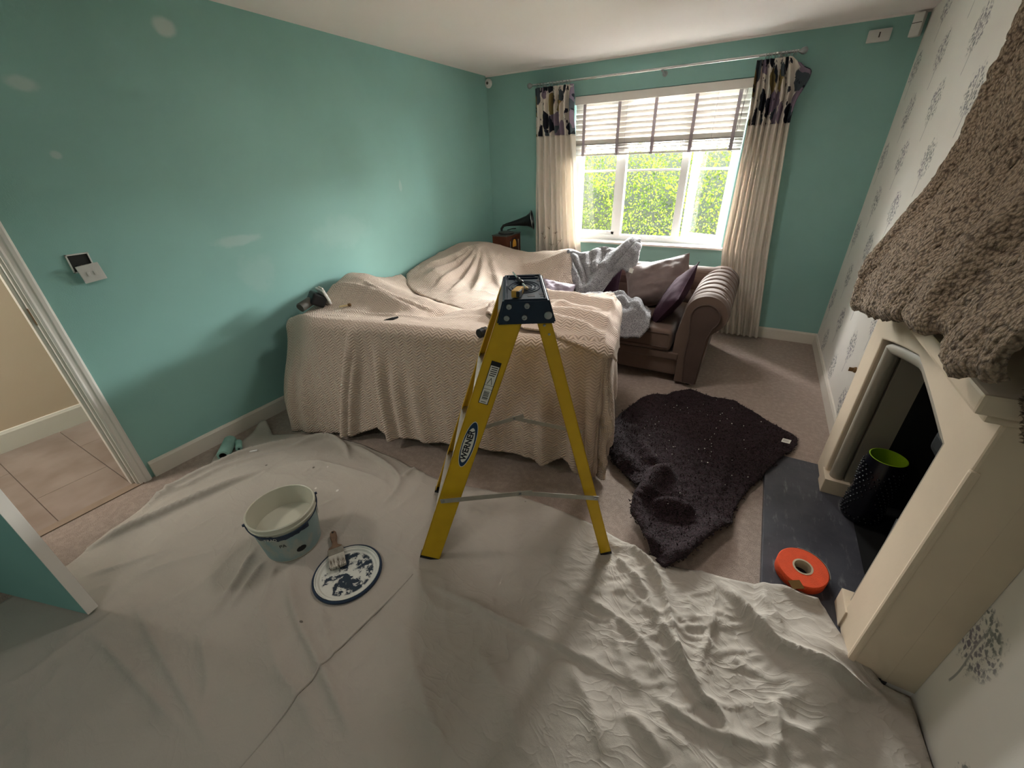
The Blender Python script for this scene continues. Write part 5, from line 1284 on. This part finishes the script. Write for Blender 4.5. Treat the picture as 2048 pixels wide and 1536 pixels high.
boxo('ridge', -.045, .015, -.003, .003, .006, .009, 'rubber_black', fl, bev=.001)
x, y, z = surf_at(966, 674)
cn = thing('cable_reel', 'small black cylinder with a brass band on the throw left of the ladder', 'canister', (x, y, z + .026), (0, 0, rt_ + .35))
latheo('drum', [(0, 0), (.021, 0), (.024, .003), (.024, .052), (.021, .055), (0, .055)], 'black_plastic', cn, seg=24, M=Mrt((-.028, 0, 0), (0, PI / 2, 0)))
tubeo('band', [(.004, .0245 * math.cos(a), .0245 * math.sin(a)) for a in np.linspace(0, 2 * PI, 20, endpoint=False)], .0016, 'brass_dark', cn, 5, True)

# ================================================================== GRAMOPHONE corner
tb = thing('side_table', 'dark wooden side table in the corner holding the gramophone', 'table', (.42, -.27, 0))
boxo('table_top', -.2, .26, -.21, .20, .615, .64, 'radio_wood_dark', tb, bev=.004)
for sx in (-.17, .23):
    for sy in (-.18, .17): boxo('leg', sx - .018, sx + .018, sy - .018, sy + .018, 0, .615, 'radio_wood_dark', tb, bev=.003)
boxo('apron', -.17, .23, -.185, -.165, .55, .615, 'radio_wood_dark', tb)
gm = thing('gramophone', 'retro wooden gramophone radio with a black horn in the room corner', 'gramophone', (.385, -.33, .64))
boxo('case', -.10, .085, -.15, .16, 0, .245, 'radio_wood', gm, bev=.006); boxo('plinth', -.108, .093, -.158, .168, 0, .022, 'radio_wood_dark', gm, bev=.004)
boxo('deck', -.104, .089, -.154, .164, .245, .258, 'radio_plate', gm, bev=.004)
bm = bmesh.new(); ap = [(-.07, .03), (.08, .03), (.08, .15)] + [(.005 + .075 * math.cos(a), .15 + .07 * math.sin(a)) for a in np.linspace(0, PI, 14)][1:]; prism(bm, ap, .085, .089, 'x'); dr = link('arched_panel', mesh_of(bm), 'radio_wood_dark', gm)
bm = bmesh.new(); ap = [(-.03, .12), (.05, .12), (.05, .15)] + [(.01 + .04 * math.cos(a), .15 + .05 * math.sin(a)) for a in np.linspace(0, PI, 14)][1:]; prism(bm, ap, .089, .0905, 'x'); link('dial', mesh_of(bm), 'warm_dial', dr)
for yy in (-.085, .095): tubeo('column', [(.091, yy, .03), (.091, yy, .19)], .006, 'chrome', gm, 8)
bm = bmesh.new()
for k in range(5): box(bm, -.03, .02, -.153, -.1505, .09 + k * .012, .096 + k * .012)
link('speaker_slots', mesh_of(bm), 'sticker_black', gm)
latheo('turntable', [(0, .02), (.08, .02), (.085, .016), (.085, 0), (0, 0)], 'radio_plate', gm, (-.01, .0, .258), 32)
latheo('rim_band', [(.085, .008), (.088, .008), (.088, 0), (.085, 0)], 'sticker_black', gm, (-.01, .0, .258), 32)
tubeo('horn_elbow', [(-.08, .02, .26), (-.085, .03, .30), (-.07, .05, .33), (-.03, .07, .342)], [.012, .013, .014, .016], 'horn_black', gm, 12)
Mh = basisM((-.04, .07, .34), (0, 0, 1), (0, -1, 0)); 
ax = Vector((.93, .33, .16)).normalized(); e1 = ax.cross(Vector((0, 0, 1))).normalized(); e2 = e1.cross(ax)
Mh = Matrix(((e1.x, e2.x, ax.x, -.05), (e1.y, e2.y, ax.y, .065), (e1.z, e2.z, ax.z, .338), (0, 0, 0, 1)))
latheo('horn', [(.015, 0), (.022, .06), (.032, .13), (.043, .20), (.055, .25), (.075, .29), (.10, .31), (.103, .308), (.076, .286), (.055, .245), (.03, .13)], 'horn_black', gm, seg=32, M=Mh)
tubeo('horn_rim', [tuple(Mh @ Vector((.102 * math.cos(a), .102 * math.sin(a), .309))) for a in np.linspace(0, 2 * PI, 32, endpoint=False)], .003, 'dull_steel', gm, 6, True)
tubeo('tone_arm', [(.06, .10, .30), (.05, .03, .305), (.02, -.02, .295)], .005, 'black_plastic', gm, 8)
# dried stems in a glass
gv = thing('dried_flowers', 'thin dried seed-head stems in a clear glass in front of the left curtain', 'plant', (.86, -.27, 0))
latheo('glass', [(0, .50), (.03, .50), (.035, .52), (.032, .66), (.036, .70), (.033, .70), (.029, .66), (.032, .525), (0, .51)], 'clear_film', gv, seg=20)
boxo('stand', -.09, .12, -.09, .10, .47, .498, 'radio_wood_dark', gv, bev=.004); boxo('stand_leg', -.02, .03, -.02, .03, 0, .47, 'radio_wood_dark', gv)
R_ = random.Random(11)
for (dx, dy, h_) in ((-.03, -.01, .86), (.02, 0, .96), (.10, -.02, .92), (.15, .0, .84), (-.06, .01, .90), (.06, -.03, .80)):
    st = tubeo('stem', [(0, 0, .53), (dx * .25, dy * .3, .66), (dx * .7, dy * .7, .78), (dx, dy, h_)], .0014, 'stem_dry', gv, 5)
    bm = bmesh.new(); bmesh.ops.create_icosphere(bm, subdivisions=1, radius=.007, matrix=Matrix.Translation((dx, dy, h_)))
    for k in range(9):
        a_ = R_.uniform(0, 2 * PI); b2 = R_.uniform(.1, 1.3); v = Vector((math.cos(a_) * math.cos(b2), math.sin(a_) * math.cos(b2), math.sin(b2))) * R_.uniform(.02, .035)
        tube(bm, [(dx, dy, h_), (dx + v.x, dy + v.y, h_ + v.z)], .0009, 4)
    link('seed_head', mesh_of(bm), 'stem_dry', st)

# ================================================================== GARDEN HEDGE
hd = thing('hedge', 'tall clipped yellow-green hedge filling the view outside the window', 'hedge', (1.4, 2.6, -.3))
def hedge_leaves():
    n = 52000; R2 = np.random.default_rng(2)
    x = R2.uniform(-2.6, 5.6, n); z = R2.uniform(0, 2.15, n)
    b1 = fbm(x * 2.2, z * 2.2, 201, 3)
    y = 2.30 + .22 * b1 - .14 * vnoise(x * 6, z * 6, 205) + R2.uniform(-.05, .16, n); ztop = 2.06 + .08 * fbm(x * 2, x * 0, 207)
    keep = z < ztop; x, y, z = x[keep], y[keep], z[keep]; n = len(x)
    p = np.stack([x, y, z], -1); d = R2.normal(0, 1, (n, 3)); d[:, 1] -= .9; d[:, 2] += .25; d /= np.linalg.norm(d, axis=1, keepdims=True)
    a = R2.normal(0, 1, (n, 3)); s = np.cross(d, a); s /= np.linalg.norm(s, axis=1, keepdims=True); u = np.cross(s, d)
    L = R2.uniform(.022, .042, (n, 1)); w_ = L * .36
    V = np.concatenate([p, p + d * L * .5 + s * w_, p + d * L, p + d * L * .5 - s * w_], 1).reshape(-1, 3); f = np.arange(n)[:, None] * 4 + np.array([[0, 1, 2, 3]])
    V = V - np.array([1.4, 2.6, 0.]) ; me = bpy.data.meshes.new('leaves'); me.from_pydata(V.tolist(), [], f.tolist()); me.update(); return me
tag(link('foliage', hedge_leaves(), 'hedge_leaf', hd), kind='stuff')
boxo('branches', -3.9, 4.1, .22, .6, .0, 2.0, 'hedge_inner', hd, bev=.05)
